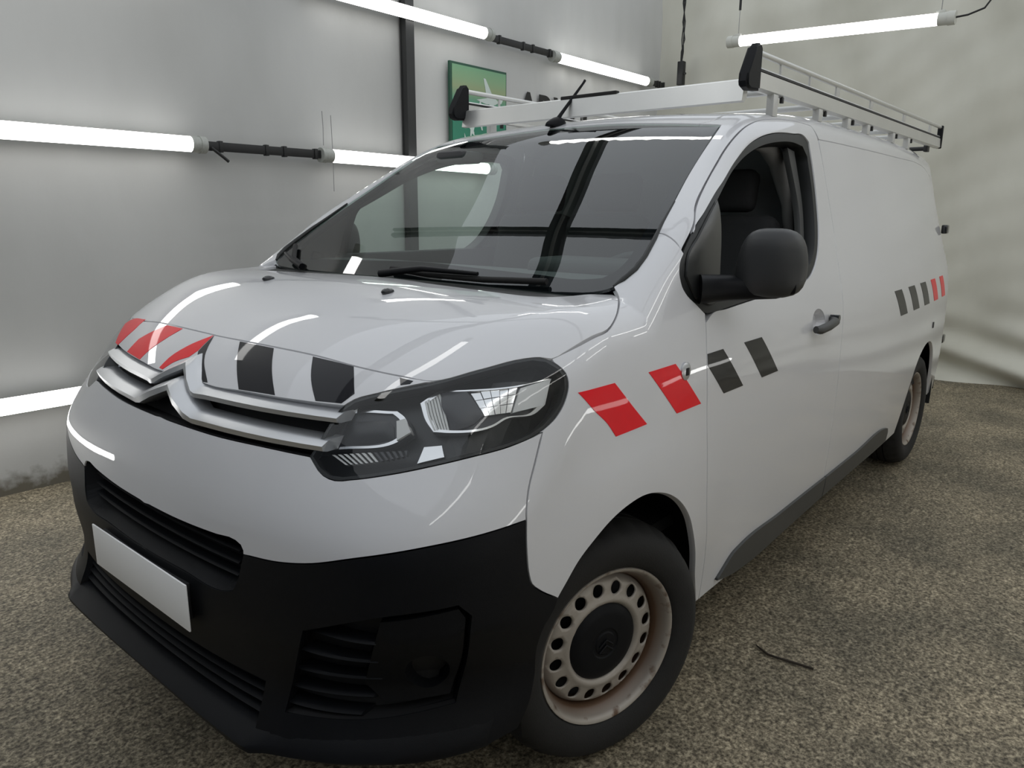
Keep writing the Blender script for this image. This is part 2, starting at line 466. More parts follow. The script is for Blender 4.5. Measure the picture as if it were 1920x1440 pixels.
def rounded(Q, step=0.02, corner=34, keep=()):
    """closed 2-D polygon -> smooth resampled loop; sharp corners stay"""
    Q = np.asarray(Q, float); n = len(Q)
    d = np.roll(Q, -1, 0) - Q; L = np.linalg.norm(d, axis=1)
    u = d / np.maximum(L, 1e-9)[:, None]
    crn = []
    for i in range(n):
        c = np.clip(u[i - 1] @ u[i], -1, 1)
        crn.append(math.degrees(math.acos(c)) > corner)
    out = []
    for i in range(n):
        j = (i + 1) % n
        p0, p1 = Q[i], Q[j]
        m0 = u[i] if crn[i] else (u[i - 1] * L[i] + u[i] * L[i - 1]) / (L[i] + L[i - 1])
        m1 = u[i] if crn[j] else (u[i] * L[j] + u[j] * L[i]) / (L[i] + L[j])
        k = max(1, int(math.ceil(L[i] / step)))
        for t in np.arange(k) / k:
            out.append((1 + 2 * t) * (1 - t) ** 2 * p0 + t * (1 - t) ** 2 * m0 * L[i] + t * t * (3 - 2 * t) * p1 + t * t * (t - 1) * m1 * L[i])
    return np.array(out)

def area2(Q):
    x, y = Q[:, 0], Q[:, 1]
    return 0.5 * float(np.sum(x * np.roll(y, -1) - np.roll(x, -1) * y))

def inset(Q, d, fixed=None):
    """move the loop inwards by d (outwards when negative)"""
    if d == 0: return Q
    sgn = 1 if area2(Q) > 0 else -1
    e = np.roll(Q, -1, 0) - Q
    e /= np.maximum(np.linalg.norm(e, axis=1), 1e-9)[:, None]
    nrm = np.stack([-e[:, 1], e[:, 0]], 1) * sgn
    v = nrm + np.roll(nrm, 1, 0)
    v /= np.maximum(np.linalg.norm(v, axis=1), .35)[:, None]
    R = Q + v * d
    if fixed is not None: R[fixed] = Q[fixed]
    return R

def inside(P, Q):
    x, y = P[:, 0], P[:, 1]
    c = np.zeros(len(P), bool)
    x0, y0 = Q[:, 0], Q[:, 1]; x1, y1 = np.roll(x0, -1), np.roll(y0, -1)
    for i in range(len(Q)):
        cond = ((y0[i] > y) != (y1[i] > y))
        with np.errstate(divide='ignore', invalid='ignore'):
            xi = (x1[i] - x0[i]) * (y - y0[i]) / (y1[i] - y0[i]) + x0[i]
        c ^= cond & (x < xi)
    return c

def seg_dist(P, Q):
    A = Q; B = np.roll(Q, -1, 0); d = np.full(len(P), 9.)
    for a, b in zip(A, B):
        ab = b - a; t = np.clip(((P - a) @ ab) / max(ab @ ab, 1e-12), 0, 1)
        d = np.minimum(d, np.linalg.norm(P - a - t[:, None] * ab, axis=1))
    return d

def fill(outer, holes=(), step=0.03):
    """constrained triangulation of a loop with holes: (verts2d, tris, loops of vertex indices)"""
    lo = outer.min(0); hi = outer.max(0)
    gx = np.arange(lo[0], hi[0], step); gy = np.arange(lo[1], hi[1], step * .87)
    X, Y = np.meshgrid(gx, gy); X = X + (np.arange(len(gy)) % 2)[:, None] * step * .5
    jr = np.random.default_rng(5)
    X = X + (jr.random(X.shape) - .5) * step * .12; Y = Y + (jr.random(Y.shape) - .5) * step * .12
    G = np.stack([X.ravel(), Y.ravel()], 1)
    if len(G):
        ok = inside(G, outer)
        for h in holes: ok &= ~inside(G, h)
        G = G[ok]
        if len(G):
            d = seg_dist(G, outer)
            for h in holes: d = np.minimum(d, seg_dist(G, h))
            G = G[d > step * .35]
    loops = []; V = []; E = []
    for lp in [outer] + list(holes):
        s = len(V); k = len(lp)
        V += [Vector((float(p[0]), float(p[1]))) for p in lp]
        E += [(s + i, s + (i + 1) % k) for i in range(k)]
        loops.append(list(range(s, s + k)))
    V += [Vector((float(p[0]), float(p[1]))) for p in G]
    r = delaunay_2d_cdt(V, E, [], 0, 1e-7, True)
    ov = np.array([(v[0], v[1]) for v in r[0]])
    mp = {}
    for oi, src in enumerate(r[3]):
        for q in src: mp[q] = oi
    tris = np.array([t for t in r[2] if len(t) == 3])
    c = ov[tris].mean(1)
    ok = inside(c, outer)
    for h in holes: ok &= ~inside(c, h)
    tris = tris[ok]
    a = ov[tris]
    ar = (a[:, 1, 0] - a[:, 0, 0]) * (a[:, 2, 1] - a[:, 0, 1]) - (a[:, 2, 0] - a[:, 0, 0]) * (a[:, 1, 1] - a[:, 0, 1])
    tris = tris[np.abs(ar) > 1e-12]; ar = ar[np.abs(ar) > 1e-12]
    tris[ar < 0] = tris[ar < 0][:, ::-1]
    return ov, tris, [[mp[i] for i in lp] for lp in loops]

MIR = np.array([1, -1, 1.])

def panel_(name, poly, w, mat, parent, gap=.0022, depth=.016, step=.03, holes=(), off=0.0, mirror=False, weld=False,
          loop_step=.02, corner=34, hole_gap=.0, flare=.005, dome=0.0, smooth_holes=True):
    """one body panel: a loop of van-space points laid onto the surface F = off along w,
    its edge turned in by depth.  weld: the loop's y = 0 edge joins its mirror image in one mesh"""
    pl = Plane(w)
    Q = rounded(pl.to2(poly), loop_step, corner)
    fixed = None
    if weld:
        P3 = pl.lift(Q, off); fixed = np.abs(P3[:, 1]) < 4e-3
    Qi = inset(Q, gap, fixed)
    hs = []
    for h in holes:
        hq = pl.to2(h)
        if smooth_holes: hq = rounded(hq, loop_step, corner)
        hs.append(inset(hq, -hole_gap) if hole_gap else hq)
    ov, tris, loops = fill(Qi, hs, step)
    o_ = np.full(len(ov), off)
    if dome:
        d = seg_dist(ov, Qi)
        o_ = off + dome * (1 - np.exp(-d / (abs(dome) * 1.5)))
    P = pl.lift(ov, o_)
    if weld:
        lp = np.array(loops[0]); P[lp[fixed], 1] = 0.0
    nr = grad(P)
    if dome:
        nr = None
    V = [P]; NR = [nr]; T = [tris]
    base = len(P)
    for li, lp in enumerate(loops):
        if depth <= 0: break
        q = ov[lp]
        k = len(lp)
        cc = area2(q) > 0
        if li > 0: cc = not cc
        out2 = inset(q, -flare if li == 0 else flare, fixed if li == 0 else None)
        pa = P[lp]; ga = grad(pa)
        off_b = (o_[lp] if dome else off)
        pb = pa - ga * depth * .8
        pc = pl.lift(out2, off) ; pc = pc - grad(pc) * depth
        if weld and li == 0:
            for arr in (pb, pc): arr[fixed, 1] = 0.0
        e = np.roll(q, -1, 0) - np.roll(q, 1, 0)
        n2 = np.stack([e[:, 1], -e[:, 0]], 1); n2 /= np.maximum(np.linalg.norm(n2, axis=1), 1e-9)[:, None]
        if not (area2(q) > 0): n2 = -n2
        if li > 0: n2 = -n2
        n3 = n2[:, :1] * pl.a + n2[:, 1:] * pl.b
        nb = ga * .35 + n3; nb /= np.linalg.norm(nb, axis=1)[:, None]
        V += [pa, pb, pc]; NR += [nb, n3, n3]
        t = []
        for i in range(k):
            j = (i + 1) % k
            if weld and li == 0 and fixed[i] and fixed[j]: continue
            for s in (0, k):
                A, B, C_, D = base + s + i, base + s + j, base + s + k + j, base + s + k + i
                if cc: t += [(A, D, C_), (A, C_, B)]
                else: t += [(A, C_, D), (A, B, C_)]
        if t: T.append(np.array(t))
        base += 3 * k
    V = np.concatenate(V); T = np.concatenate(T)
    NRa = None if dome else np.concatenate(NR)
    def build(nm, V, T, NRa):
        return mesh_obj(nm, V, T, mat, parent, NRa)
    if weld:
        V2 = V * MIR; T2 = T[:, ::-1] + len(V)
        Vw = np.concatenate([V, V2]); Tw = np.concatenate([T, T2])
        Nw = None if NRa is None else np.concatenate([NRa, NRa * MIR])
        return build(name, Vw, Tw, Nw)
    o = build(name, V, T, NRa)
    if mirror:
        o2 = build(name, V * MIR, T[:, ::-1], None if NRa is None else NRa * MIR)
        return o, o2
    return o

def panel(*a, sel=None, **k):
    set_surface(sel)
    r = panel_(*a, **k)
    set_surface(None)
    return r

def recess(name, poly, w, mat, parent, depth=.05, step=.03, mirror=False, shrink=.01, smooth=True, loop_step=.02, weld=False, off0=-.003):
    """a blind pocket: walls from the loop inwards and a floor"""
    pl = Plane(w)
    Q = pl.to2(poly)
    Q = rounded(Q, loop_step) if smooth else Q
    Qb = inset(Q, shrink)
    ov, tris, loops = fill(Qb, (), step)
    P = pl.lift(ov, -depth)
    A = pl.lift(Q, off0); B = P[loops[0]]
    k = len(Q); base = len(P)
    V = np.concatenate([P, A, B])
    t = []
    cc = area2(Q) > 0
    for i in range(k):
        j = (i + 1) % k
        q = (base + i, base + j, base + k + j, base + k + i)
        t += [(q[0], q[1], q[2]), (q[0], q[2], q[3])] if cc else [(q[0], q[2], q[1]), (q[0], q[3], q[2])]
    T = np.concatenate([tris, np.array(t)])
    o = mesh_obj(name, V, T, mat, parent, smooth=False)
    if mirror:
        return o, mesh_obj(name, V * MIR, T[:, ::-1], mat, parent, smooth=False)
    return o

def decal(name, poly, w, mat, parent, off=.0012, step=.025, corner=25):
    return panel(name, poly, w, mat, parent, gap=0, depth=.0011, step=step, off=off, loop_step=.02, corner=corner, flare=0)

def front_x(y, z, off=0.0):
    y = np.asarray(y, float); z = np.broadcast_to(np.asarray(z, float), y.shape)
    pl = Plane((-1, 0, 0))
    P = pl.lift(pl.to2(np.stack([y * 0, y, z], -1)), off)
    return P[:, 0]

def strip_front(name, ys, z0, z1, mat, parent, off_e=-.01, off_m=.008, ridge=.5, back=-.03, proud=0.0):
    """bar across the front: z0/z1 lower and upper edge per station, convex face"""
    ys = np.asarray(ys, float); n = len(ys); z0 = np.asarray(z0, float); z1 = np.asarray(z1, float)
    prof = [(0, back), (0, off_e), (.12, off_e + (off_m - off_e) * .55), (ridge, off_m), (.88, off_e + (off_m - off_e) * .55), (1, off_e), (1, back)]
    V = []
    for t, off in prof:
        z = z0 + (z1 - z0) * t
        zc = (z0 + z1) / 2
        x = front_x(ys, z, 0.0) - off - (proud * np.clip((.16 - np.abs(ys)) / .10, 0, 1) if off > back else 0)
        V.append(np.stack([x, ys, z], 1))
    V = np.concatenate(V); T = []
    m_ = len(prof)
    for a in range(m_ - 1):
        for i in range(n - 1):
            T.append((a * n + i, a * n + i + 1, (a + 1) * n + i + 1, (a + 1) * n + i))
    T.append([a * n for a in range(m_)]); T.append([a * n + n - 1 for a in range(m_)][::-1])
    bm = bmesh.new()
    vs = [bm.verts.new(v) for v in V]
    for t in T: bm.faces.new([vs[i] for i in t])
    return bm_obj(name, bm, mat, parent, autos=32)

#SCENE_PARTS
# ------------------------------------------------------------------ the room
XB, XF, YL, YN, ZC = 7.05, -3.3, 2.57, -3.6, 3.9   # end wall, wall behind the camera, left wall, near wall, ceiling

def grid_wall(name, fn, nu, nv, mat):
    """fn(u, v) -> point, u and v in 0..1"""
    V = [fn(i / nu, j / nv) for j in range(nv + 1) for i in range(nu + 1)]
    T = [(j * (nu + 1) + i, j * (nu + 1) + i + 1, (j + 1) * (nu + 1) + i + 1, (j + 1) * (nu + 1) + i) for j in range(nv) for i in range(nu)]
    return tag(mesh_obj(name, V, T, mat), kind='structure')

def wall_l(u, v):
    x = XF + (XB + 0.15 - XF) * u; z = ZC * v
    s = min(1, max(0, (x - 4.5) / 0.9)); s = s * s * (3 - 2 * s)
    fold = 0.016 * s * (math.sin(x * 13 + 0.5 * math.sin(z * 1.7)) + 0.6 * math.sin(x * 27 + z * 0.6)) * (0.6 + 0.4 * math.sin(z * 1.3 + x))
    soft = 0.007 * math.sin(x * 2.3 + 0.7 * math.sin(z * 1.1)) + 0.004 * math.sin(x * 5.1 + z * 0.8)
    y = YL + soft + fold
    if z < 0.34: y -= 0.028 * (1 - z / 0.34) ** 0.5
    return (x, y, z)
grid_wall('wall_left', lambda u, v: wall_l(u, v), 260, 60, M['wall'])

def wall_e(u, v):
    y = YL + 0.12 - (YL + 0.12 - YN) * u; z = ZC * v
    d1 = math.sin((z * 1.5 + y * 1.15) * 3.1 + 0.8 * math.sin(y * 1.9))
    d2 = math.sin((z * 0.9 - y * 2.3) * 4.3 + 1.1 * math.sin(z * 2.1))
    d3 = math.sin(y * 9.0 + 0.6 * math.sin(z * 2.3))
    low = math.exp(-(z / 0.42) ** 2)
    sag = 0.07 * low * math.sin((z - .22 * y) * 20 + 0.5 * math.sin(y * 2.7))
    x = XB - 0.020 * d1 * (.35 + .65 * math.sin(y * .9 + z * .7 + .6) ** 2) - 0.014 * d2 * (.3 + .7 * math.sin(y * 1.3 - z * 1.1) ** 2) - 0.008 * d3 * (0.4 + 0.6 * math.sin(y * 1.1) ** 2) - 0.011 * math.sin((z * 2.2 + y * .8) * 3.1 + 1.3 * math.sin(y * 2.2)) ** 3 - 0.10 * low - sag
    return (x, y, z)
grid_wall('wall_back', wall_e, 200, 130, M['curtain'])
tag(box('wall_right', (XF, YN - .1, 0), (XB + .2, YN, ZC), M['room']), kind='structure')
tag(box('wall_front', (XF - .1, YN, 0), (XF, YL + .2, ZC), M['front']), kind='structure')
tag(box('floor', (XF - .1, YN - .1, -.1), (XB + .3, YL + .3, 0.0), M['floor']), kind='structure')

# dark steel post standing against the left wall, with its two flanges
post = empty('wall_post', (3.298, YL - .05, 0))
box('web', (-.035, -.016, 0), (.035, .03, ZC - .02), M['post'], post)
box('flange', (-.040, -.028, 0), (.040, -.016, ZC - .02), M['post'], post)
box('flange', (-.040, .03, 0), (.040, .04, ZC - .02), M['post'], post)
tag(post, 'dark grey steel post rising against the grey left wall', 'post')

# overhead steel rails (seen mirrored in the windscreen)
def rail(name, a, b, label, wdt=.05):
    r = empty(name, a)
    a = Vector(a); b = Vector(b); d = b - a; L = d.length
    along_x = abs(d.x) > abs(d.y)
    def bx(nm, o0, o1, z0, z1, mat):
        lo = (0, o0, z0) if along_x else (o0, 0, z0); hi = (L, o1, z1) if along_x else (o1, L, z1)
        box(nm, lo, hi, mat, r)
    bx('flange', -wdt, -wdt * .36, -.02, .02, M['black_metal'])
    bx('flange', wdt * .36, wdt, -.02, .02, M['black_metal'])
    bx('web', -wdt * .36, wdt * .36, .0, .03, M['alu_dull'])
    return tag(r, label, 'rail')
rail('ceiling_rail', (-1.5, .82, 3.02), (3.55, .82, 3.02), 'long black ceiling rail running lengthwise above the van bonnet and roof', .065)
rail('ceiling_rail', (1.86, -3.4, 3.07), (1.86, 2.4, 3.07), 'black ceiling rail crossing above the van windscreen from side to side', .03)

# ------------------------------------------------------------------ tube lights
TR = 0.043
def half_shell(name, o, e, facing, a0, a1, rad, mat, parent, n=18):
    """arc of a round tube from o to e; angles measured from the facing direction"""
    d = (e - o).normalized(); f = (Vector(facing) - d * Vector(facing).dot(d)).normalized(); g = d.cross(f)
    V = []; T = []
    for k in range(n + 1):
        t = a0 + (a1 - a0) * k / n
        w = (f * math.cos(t) + g * math.sin(t)) * rad
        V += [o + w, e + w]
    for k in range(n): T.append((2 * k, 2 * k + 1, 2 * k + 3, 2 * k + 2))
    return mesh_obj(name, V, T, mat, parent)
def tube_light(p0, p1, label, group=None, capmat='cap', cl=.085, facing=None):
    p0 = Vector(p0); p1 = Vector(p1); d = (p1 - p0).normalized()
    t = empty('tube_light', p0)
    o = Vector((0, 0, 0)); e = p1 - p0
    if facing is None: facing = (0, -1, 0) if p0.y > 0 else (0, 1, 0)
    ah = math.radians(104)
    half_shell('lit_tube', o, e, facing, -ah, ah, TR, M['tube'], t, 24)
    half_shell('tube_housing', o, e, facing, ah, 2 * PI - ah, TR, M['cap_w'], t, 12)
    for s, q in ((-1, o), (1, e)):
        bm = bmesh.new()
        tube_path(bm, [q - d * s * .004, q + d * s * cl * .55, q + d * s * cl * .56, q + d * s * cl], [TR * 1.06, TR * 1.06, TR * 1.16, TR * 1.12], 20)
        bm_obj('end_cap', bm, M[capmat], t, autos=40)
    return tag(t, label, 'light', group)

WY = 2.47
def link(x0, x1, z, label, hook=True):
    l = empty('tube_connector', (x0, WY, z))
    box('bar', (0, -.012, -.026), (x1 - x0, .014, .026), M['black_metal'], l, bevel=.004)
    for q in (.12, .5, .66, .95):
        box('clip', ((x1 - x0) * q - .012, -.018, -.033), ((x1 - x0) * q + .012, .018, .033), M['black_metal'], l, bevel=.003)
    if hook:
        tube('hook', [(.03, -.02, -.01), (.09, -.04, -.06), (.12, -.045, -.085)], .009, M['black_metal'], l)
    return tag(l, label, 'connector')
tube_light((-.03, WY, 1.837), (1.562, WY, 1.837), 'lit tube light on left wall ending beside the post-free grey wall, level with windscreen')
tube_light((2.535, WY, 1.830), (4.10, WY, 1.820), 'lit tube light on left wall half hidden behind the van windscreen')
tube_light((2.49, WY, 2.858), (4.073, WY, 2.858), 'lit tube light high on left wall crossing in front of the post')
tube_light((5.05, WY, 2.825), (6.61, WY, 2.825), 'lit tube light high on left wall nearest the far corner curtain')
tube_light((-.75, WY, .49), (.84, WY, .49), 'lit tube light low on left wall just above the floor')
link(1.645, 2.45, 1.834, 'black bar joining the two tube lights at windscreen height')
link(4.155, 4.965, 2.84, 'black bar joining the two high tube lights above the green sign', hook=False)
link(6.69, 6.98, 2.825, 'short black bar at the corner end of the highest tube light', hook=False)
# unseen but lit: the same wall rows go on beside and behind the camera
UG = dict(group='tube lights beside and behind the camera')
where = lambda x: 'behind the camera' if x < -1 else 'level with the van nose' if x < .5 else 'level with the van doors' if x < 3 else 'level with the van load bay'
tube_light((-2.55, WY, 2.86), (-.96, WY, 2.86), 'lit tube light high on left wall, behind the camera', **UG)
tube_light((.03, WY, 2.86), (1.62, WY, 2.86), 'lit tube light high on left wall above the frame, level with the van nose', **UG)
for x in (-2.4, .1, 2.6, 5.1):
    for z in ((.478, 2.86) if x > 0 else (2.86,)):
        tube_light((x, YN + .12, z), (x + 1.59, YN + .12, z), 'lit tube light %s on right wall, %s' % ('low' if z < 1 else 'high', where(x)), **UG)
for x in (-1.2, .85, 2.6, 4.35):  # unseen row, added to brighten the near side and streak the wing
    tube_light((x, -3.0, 3.3), (x + 1.59, -3.0, 3.3), 'added unseen tube light overhead on the right of the van, %s' % ('ahead of its nose' if x < 0 else 'above its front wing' if x < 1 else 'above its doors' if x < 3 else 'above its load bay'), facing=(0, .45, -1), **UG)
tube_light((2.70, -.38, 3.02), (2.70, 1.20, 3.02), 'lit tube light hanging crosswise above the van, mirrored at the top of the windscreen', facing=(0, 0, -1))
tube_light((-.65, .40, 3.1), (.94, .40, 3.1), 'lit tube light hanging lengthwise above the van bonnet', facing=(0, 0, -1), **UG)

# hanging tube by the curtain, with its wires and cable
hang = tube_light((5.9, 1.135, 2.925), (5.9, -.40, 2.872), 'lit tube light hanging before the cream curtain above the roof rack', capmat='cap_w', cl=.11, facing=(-1, 0, -.5))
for q, dz in ((-.02, 0), (1.545, -.053)):
    tube('hanging_wire', [(0, -q, .04 + dz), (0, -q, .95)], .0028, M['steelwire'], hang, 6)
    box('clamp', (-.02, -q - .03, .03 + dz), (.02, -q + .03, .06 + dz), M['cap_w'], hang, bevel=.006)
    tube('swivel', [(0, -q, .25 + dz), (0, -q, .37 + dz)], .011, M['wire'], hang, 8)
cab = [(0, -1.64, -.055), (0, -1.72, -.05), (0, -1.82, -.02), (0, -1.86, .04), (0, -1.82, .09), (0, -1.74, .10), (0, -1.66, .115), (0, -1.60, .16), (0, -1.57, .25), (0, -1.56, .5), (0, -1.56, .95)]
tube('power_cable', cab, .007, M['wire'], hang, 8)

# black box on cables in the far corner
bx_ = empty('control_box', (6.86, 2.20, 2.79))
box('casing', (-.03, -.035, 0), (.03, .035, .235), M['black_metal'], bx_, bevel=.006)
box('button', (-.02, -.06, .10), (.0, -.035, .12), M['black_metal'], bx_, bevel=.003)
for k in range(3):
    pts = [(0, .0 + .006 * k, .23), (.0, -.012 + .012 * k, .33), (.01, .02 * math.sin(k * 2.0), .45), (0, -.015 + .014 * k, .62), (.0, .02 - .014 * k, .80), (0, 0, 1.05)]
    tube('cable', pts, .006, M['wire'], bx_, 7)
tag(bx_, 'black control box hanging on twisted cables in the curtain corner', 'box')

# two thin loose wires on the wall above the second tube cap
for k, (x, z0, z1) in enumerate(((2.53, 1.90, 2.12), (2.60, 1.60, 2.10))):
    w_ = tube('wall_wire', [(x, YL - .03, z0), (x + .004, YL - .03, (z0 + z1) / 2), (x, YL - .03, z1)], .0022, M['steelwire'], None, 6)
    tag(w_, ('shorter thin grey wire on the left wall above the second tube cap', 'longer thin grey wire on the left wall running past the second tube cap')[k], 'wire')

# ------------------------------------------------------------------ green sign and lettering on the left wall
sx0, sx1, sz0, sz1 = 3.735, 4.41, 1.94, 2.615
SY = YL - .045
sg = empty('wall_sign', ((sx0 + sx1) / 2, SY, sz0))
hw = (sx1 - sx0) / 2
box('backing', (-hw, 0, 0), (hw, .022, sz1 - sz0), M['sign_edge'], sg)
box('print', (-hw + .022, -.003, .004), (hw - .010, 0.0, sz1 - sz0 - .018), M['sign'], sg)
def flat(name, pts, y, mat, parent, th=.002):
    bm = bmesh.new()
    f0 = [bm.verts.new((p[0], y, p[1])) for p in pts]; f1 = [bm.verts.new((p[0], y - th, p[1])) for p in pts]
    bm.faces.new(f0); bm.faces.new(f1[::-1])
    for i in range(len(pts)):
        j = (i + 1) % len(pts); bm.faces.new((f0[i], f1[i], f1[j], f0[j]))
    bmesh.ops.triangulate(bm, faces=[f for f in bm.faces if len(f.verts) > 4])
    return bm_obj(name, bm, mat, parent, smooth=False)
def bird(cx, cz, s, a):
    ca, sa = math.cos(a), math.sin(a)
    tr = lambda q: [(cx + s * (x * ca - z * sa), cz + s * (x * sa + z * ca)) for x, z in q]
    body = [(-1.0, -.06), (-.3, -.16), (.35, -.10), (.62, .05), (.35, .20), (-.3, .12)]
    w1 = [(-.25, .05), (-.55, 1.0), (-.40, .98), (.25, .15)]
    w2 = [(.15, .0), (.62, -.55), (.52, -.60), (-.15, -.10)]
    tail = [(.50, .08), (.95, .30), (.80, .02), (.55, -.02)]
    return [tr(q) for q in (body, w1, w2, tail)]
for cx, cz, s, a in ((.13, .42, .17, -.05), (.0, .28, .12, -.5), (-.10, .18, .085, -1.0), (-.17, .09, .06, -1.4)):
    for k, q in enumerate(bird(cx, cz, s, a)):
        flat('white_bird', q, -.004 - .0004 * k, M['sign_white'], sg)
tag(sg, 'square green sign with white bird shapes on the left wall behind the roof rack', 'sign')

lt = empty('wall_lettering', (4.60, SY + .02, 2.215))
xx = 0.0
for ch, adv in (('A', .262), ('R', .25), ('V', .215), ('A', .235), ('L', .2)):
    cu = bpy.data.curves.new('letter', 'FONT'); cu.body = ch; cu.size = .41; cu.extrude = .003; cu.offset = .006
    ob = bpy.data.objects.new('letter', cu); COL.objects.link(ob)
    bpy.context.view_layer.update()
    dg = bpy.context.evaluated_depsgraph_get()
    me = bpy.data.meshes.new_from_object(ob.evaluated_get(dg))
    bpy.data.objects.remove(ob); bpy.data.curves.remove(cu)
    me.materials.clear(); me.materials.append(M['letter'])
    lo = bpy.data.objects.new('letter', me); COL.objects.link(lo)
    lo.parent = lt; lo.location = (xx, 0, 0); lo.rotation_euler = (PI / 2, 0, 0)
    xx += adv
tag(lt, 'large black capital letters ARVAL on the left wall right of the green sign', 'lettering')

# ------------------------------------------------------------------ scrap strip on the floor
sc = tube('scrap_strip', [(1.665, -.99, .006), (1.650, -1.015, .007), (1.634, -1.045, .007), (1.637, -1.09, .008), (1.645, -1.14, .008), (1.653, -1.19, .007)], [.002, .0035, .004, .004, .004, .004], M['scrap'], None, 8)
tag(sc, 'bent thin brown strip lying on the floor right of the front wheel', 'scrap')

# ------------------------------------------------------------------ the van
van = empty('panel_van', (0, 0, 0))
tag(van, 'white panel van with red and black stripe stickers and an aluminium roof rack', 'van')
A3 = lambda *p: [tuple(q) for q in p]
def fy(*yz):
    """front-face points given as (y, z)"""
    y = np.array([q[0] for q in yz]); z = np.array([q[1] for q in yz])
    x = front_x(y, z)
    return [(float(a), float(b), float(c)) for a, b, c in zip(x, y, z)]
def mirrored(half):
    """half chain that starts and ends at y = 0 -> full loop"""
    rest = [(x, -y, z) for x, y, z in half[::-1] if abs(y) > 1e-6]
    return list(half) + rest

HF = A3((.335, 0, 1.141), (.337, -.087, 1.141), (.344, -.237, 1.14), (.356, -.401, 1.136), (.366, -.529, 1.128), (.387, -.643, 1.121), (.41, -.72, 1.117))
LT = A3((.479, -.785, 1.14), (.561, -.839, 1.159), (.591, -.86, 1.161), (.611, -.877, 1.157))
HS = A3((.645, -.8845, 1.166), (.682, -.889, 1.174), (.74, -.8935, 1.187), (.797, -.896, 1.198), (.85, -.882, 1.217), (.911, -.852, 1.239), (.968, -.812, 1.256), (.996, -.777, 1.268))
HR = A3((.970, -.728, 1.256), (.915, -.704, 1.255), (.868, -.680, 1.255), (.838, -.63, 1.255), (.830, -.52, 1.257), (.842, -.30, 1.26), (.885, 0, 1.262))
panel('bonnet', mirrored(HF + LT + HS + HR), (-.25, 0, 1), M['paint'], van, step=.035, sel='low')

LAMP = A3((.216, -.546, .963), (.234, -.552, .988), (.26, -.556, 1.022), (.289, -.561, 1.054), (.311, -.579, 1.072), (.339, -.62, 1.087), (.41, -.722, 1.116), (.479, -.785, 1.14), (.561, -.839, 1.159), (.591, -.86, 1.161), (.609, -.883, 1.15), (.622, -.906, 1.128), (.621, -.915, 1.109), (.607, -.92, 1.08), (.573, -.92, 1.044), (.524, -.912, 1.017), (.456, -.888, .999), (.387, -.848, .986), (.328, -.801, .972), (.27, -.733, .953), (.231, -.662, .936), (.217, -.628, .93), (.210, -.597, .935))
PB = A3((.294, -.564, 1.059), (.274, -.485, 1.057), (.253, -.383, 1.055), (.233, -.241, 1.052), (.223, -.152, 1.049), (.222, -.10, 1.05), (.262, -.030, 1.088), (.272, 0, 1.102))
panel('nose_panel', mirrored(HF + LAMP[5:3:-1] + PB), (-.8, 0, .6), M['paint'], van, step=.03)

GB = [(-.546, .963), (-.419, .963), (-.245, .960), (-.127, .960), (0, .960)]
GT = [(0, 1.104), (-.03, 1.090), (-.10, 1.052), (-.152, 1.051), (-.241, 1.053), (-.383, 1.056), (-.485, 1.058), (-.564, 1.06)]
recess('grille_recess', mirrored(fy(*(GT + GB))), (-1, 0, .35), M['dark'], van, depth=.055, step=.05, shrink=.004)

# white upper bumper, black lower bumper: half loops joined at y = 0
WB = A3((.112, -.430, .740), (.13, -.542, .752), (.145, -.615, .767), (.183, -.74, .806), (.244, -.826, .828), (.362, -.905, .844), (.46, -.933, .85))
FS = A3((.463, -.931, .873), (.473, -.927, .908), (.502, -.921, .962), (.532, -.915, 1.017))
UGT = fy((0, .750), (-.17, .752), (-.330, .759), (-.400, .763), (-.418, .758), (-.427, .748))
lamp_low = [p for p in LAMP if p[0] < .53 and p[2] < 1.018]
LL = A3((.456, -.888, .999), (.387, -.848, .986), (.328, -.801, .972), (.27, -.733, .953), (.231, -.662, .936), (.217, -.628, .93), (.210, -.597, .935), (.216, -.546, .963))
DIAG = (-.75, -.66, .12)
panel('bumper_upper', UGT + WB + FS + LL + fy((-.419, .963), (-.245, .960), (-.127, .960), (0, .960), (0, .90), (0, .84), (0, .79)), DIAG, M['paint'], van, weld=True)

FL = A3((.459, -.936, .777), (.465, -.938, .726), (.473, -.939, .703), (.493, -.942, .683), (.553, -.949, .64))
BA = A3((.545, -.948, .620), (.518, -.942, .59), (.508, -.930, .54), (.515, -.918, .45), (.497, -.912, .38), (.470, -.907, .342), (.384, -.882, .334), (.247, -.805, .340), (.17, -.727, .342), (.108, -.628, .340))
FOG = A3((.132, -.610, .622), (.187, -.772, .687), (.306, -.888, .708), (.331, -.901, .679), (.345, -.872, .56), (.348, -.835, .440), (.229, -.741, .425), (.112, -.552, .412))
UGL = fy((-.427, .748), (-.424, .72), (-.412, .672), (-.398, .650), (-.375, .642), (-.2, .640), (0, .638))
panel('bumper_lower', UGL[:0] + WB + FL + BA + fy((-.53, .345), (-.485, .350), (-.485, .458), (-.25, .460), (0, .462), (0, .52), (0, .58), (0, .638), (-.2, .640), (-.375, .642), (-.398, .650), (-.412, .672), (-.424, .72)),
      DIAG, M['black_plastic'], van, weld=True, holes=[FOG], gap=.0012)
ug_half = fy((0, .638), (-.2, .640), (-.375, .642), (-.398, .650), (-.412, .672), (-.424, .72), (-.427, .748), (-.418, .758), (-.400, .763), (-.330, .759), (-.17, .752), (0, .750))
UGI = mirrored(ug_half)
upper_grille = recess('upper_grille', UGI, (-1, 0, 0), M['black_plastic'], van, depth=.045, step=.06, shrink=.022)
for z in (.728, .700, .672):
    ys = np.linspace(-.385, .385, 15)
    strip_front('grille_slat', ys, ys * 0 + z - .004, ys * 0 + z + .004, M['black_plastic'], upper_grille, off_e=-.030, off_m=-.022, back=-.05)
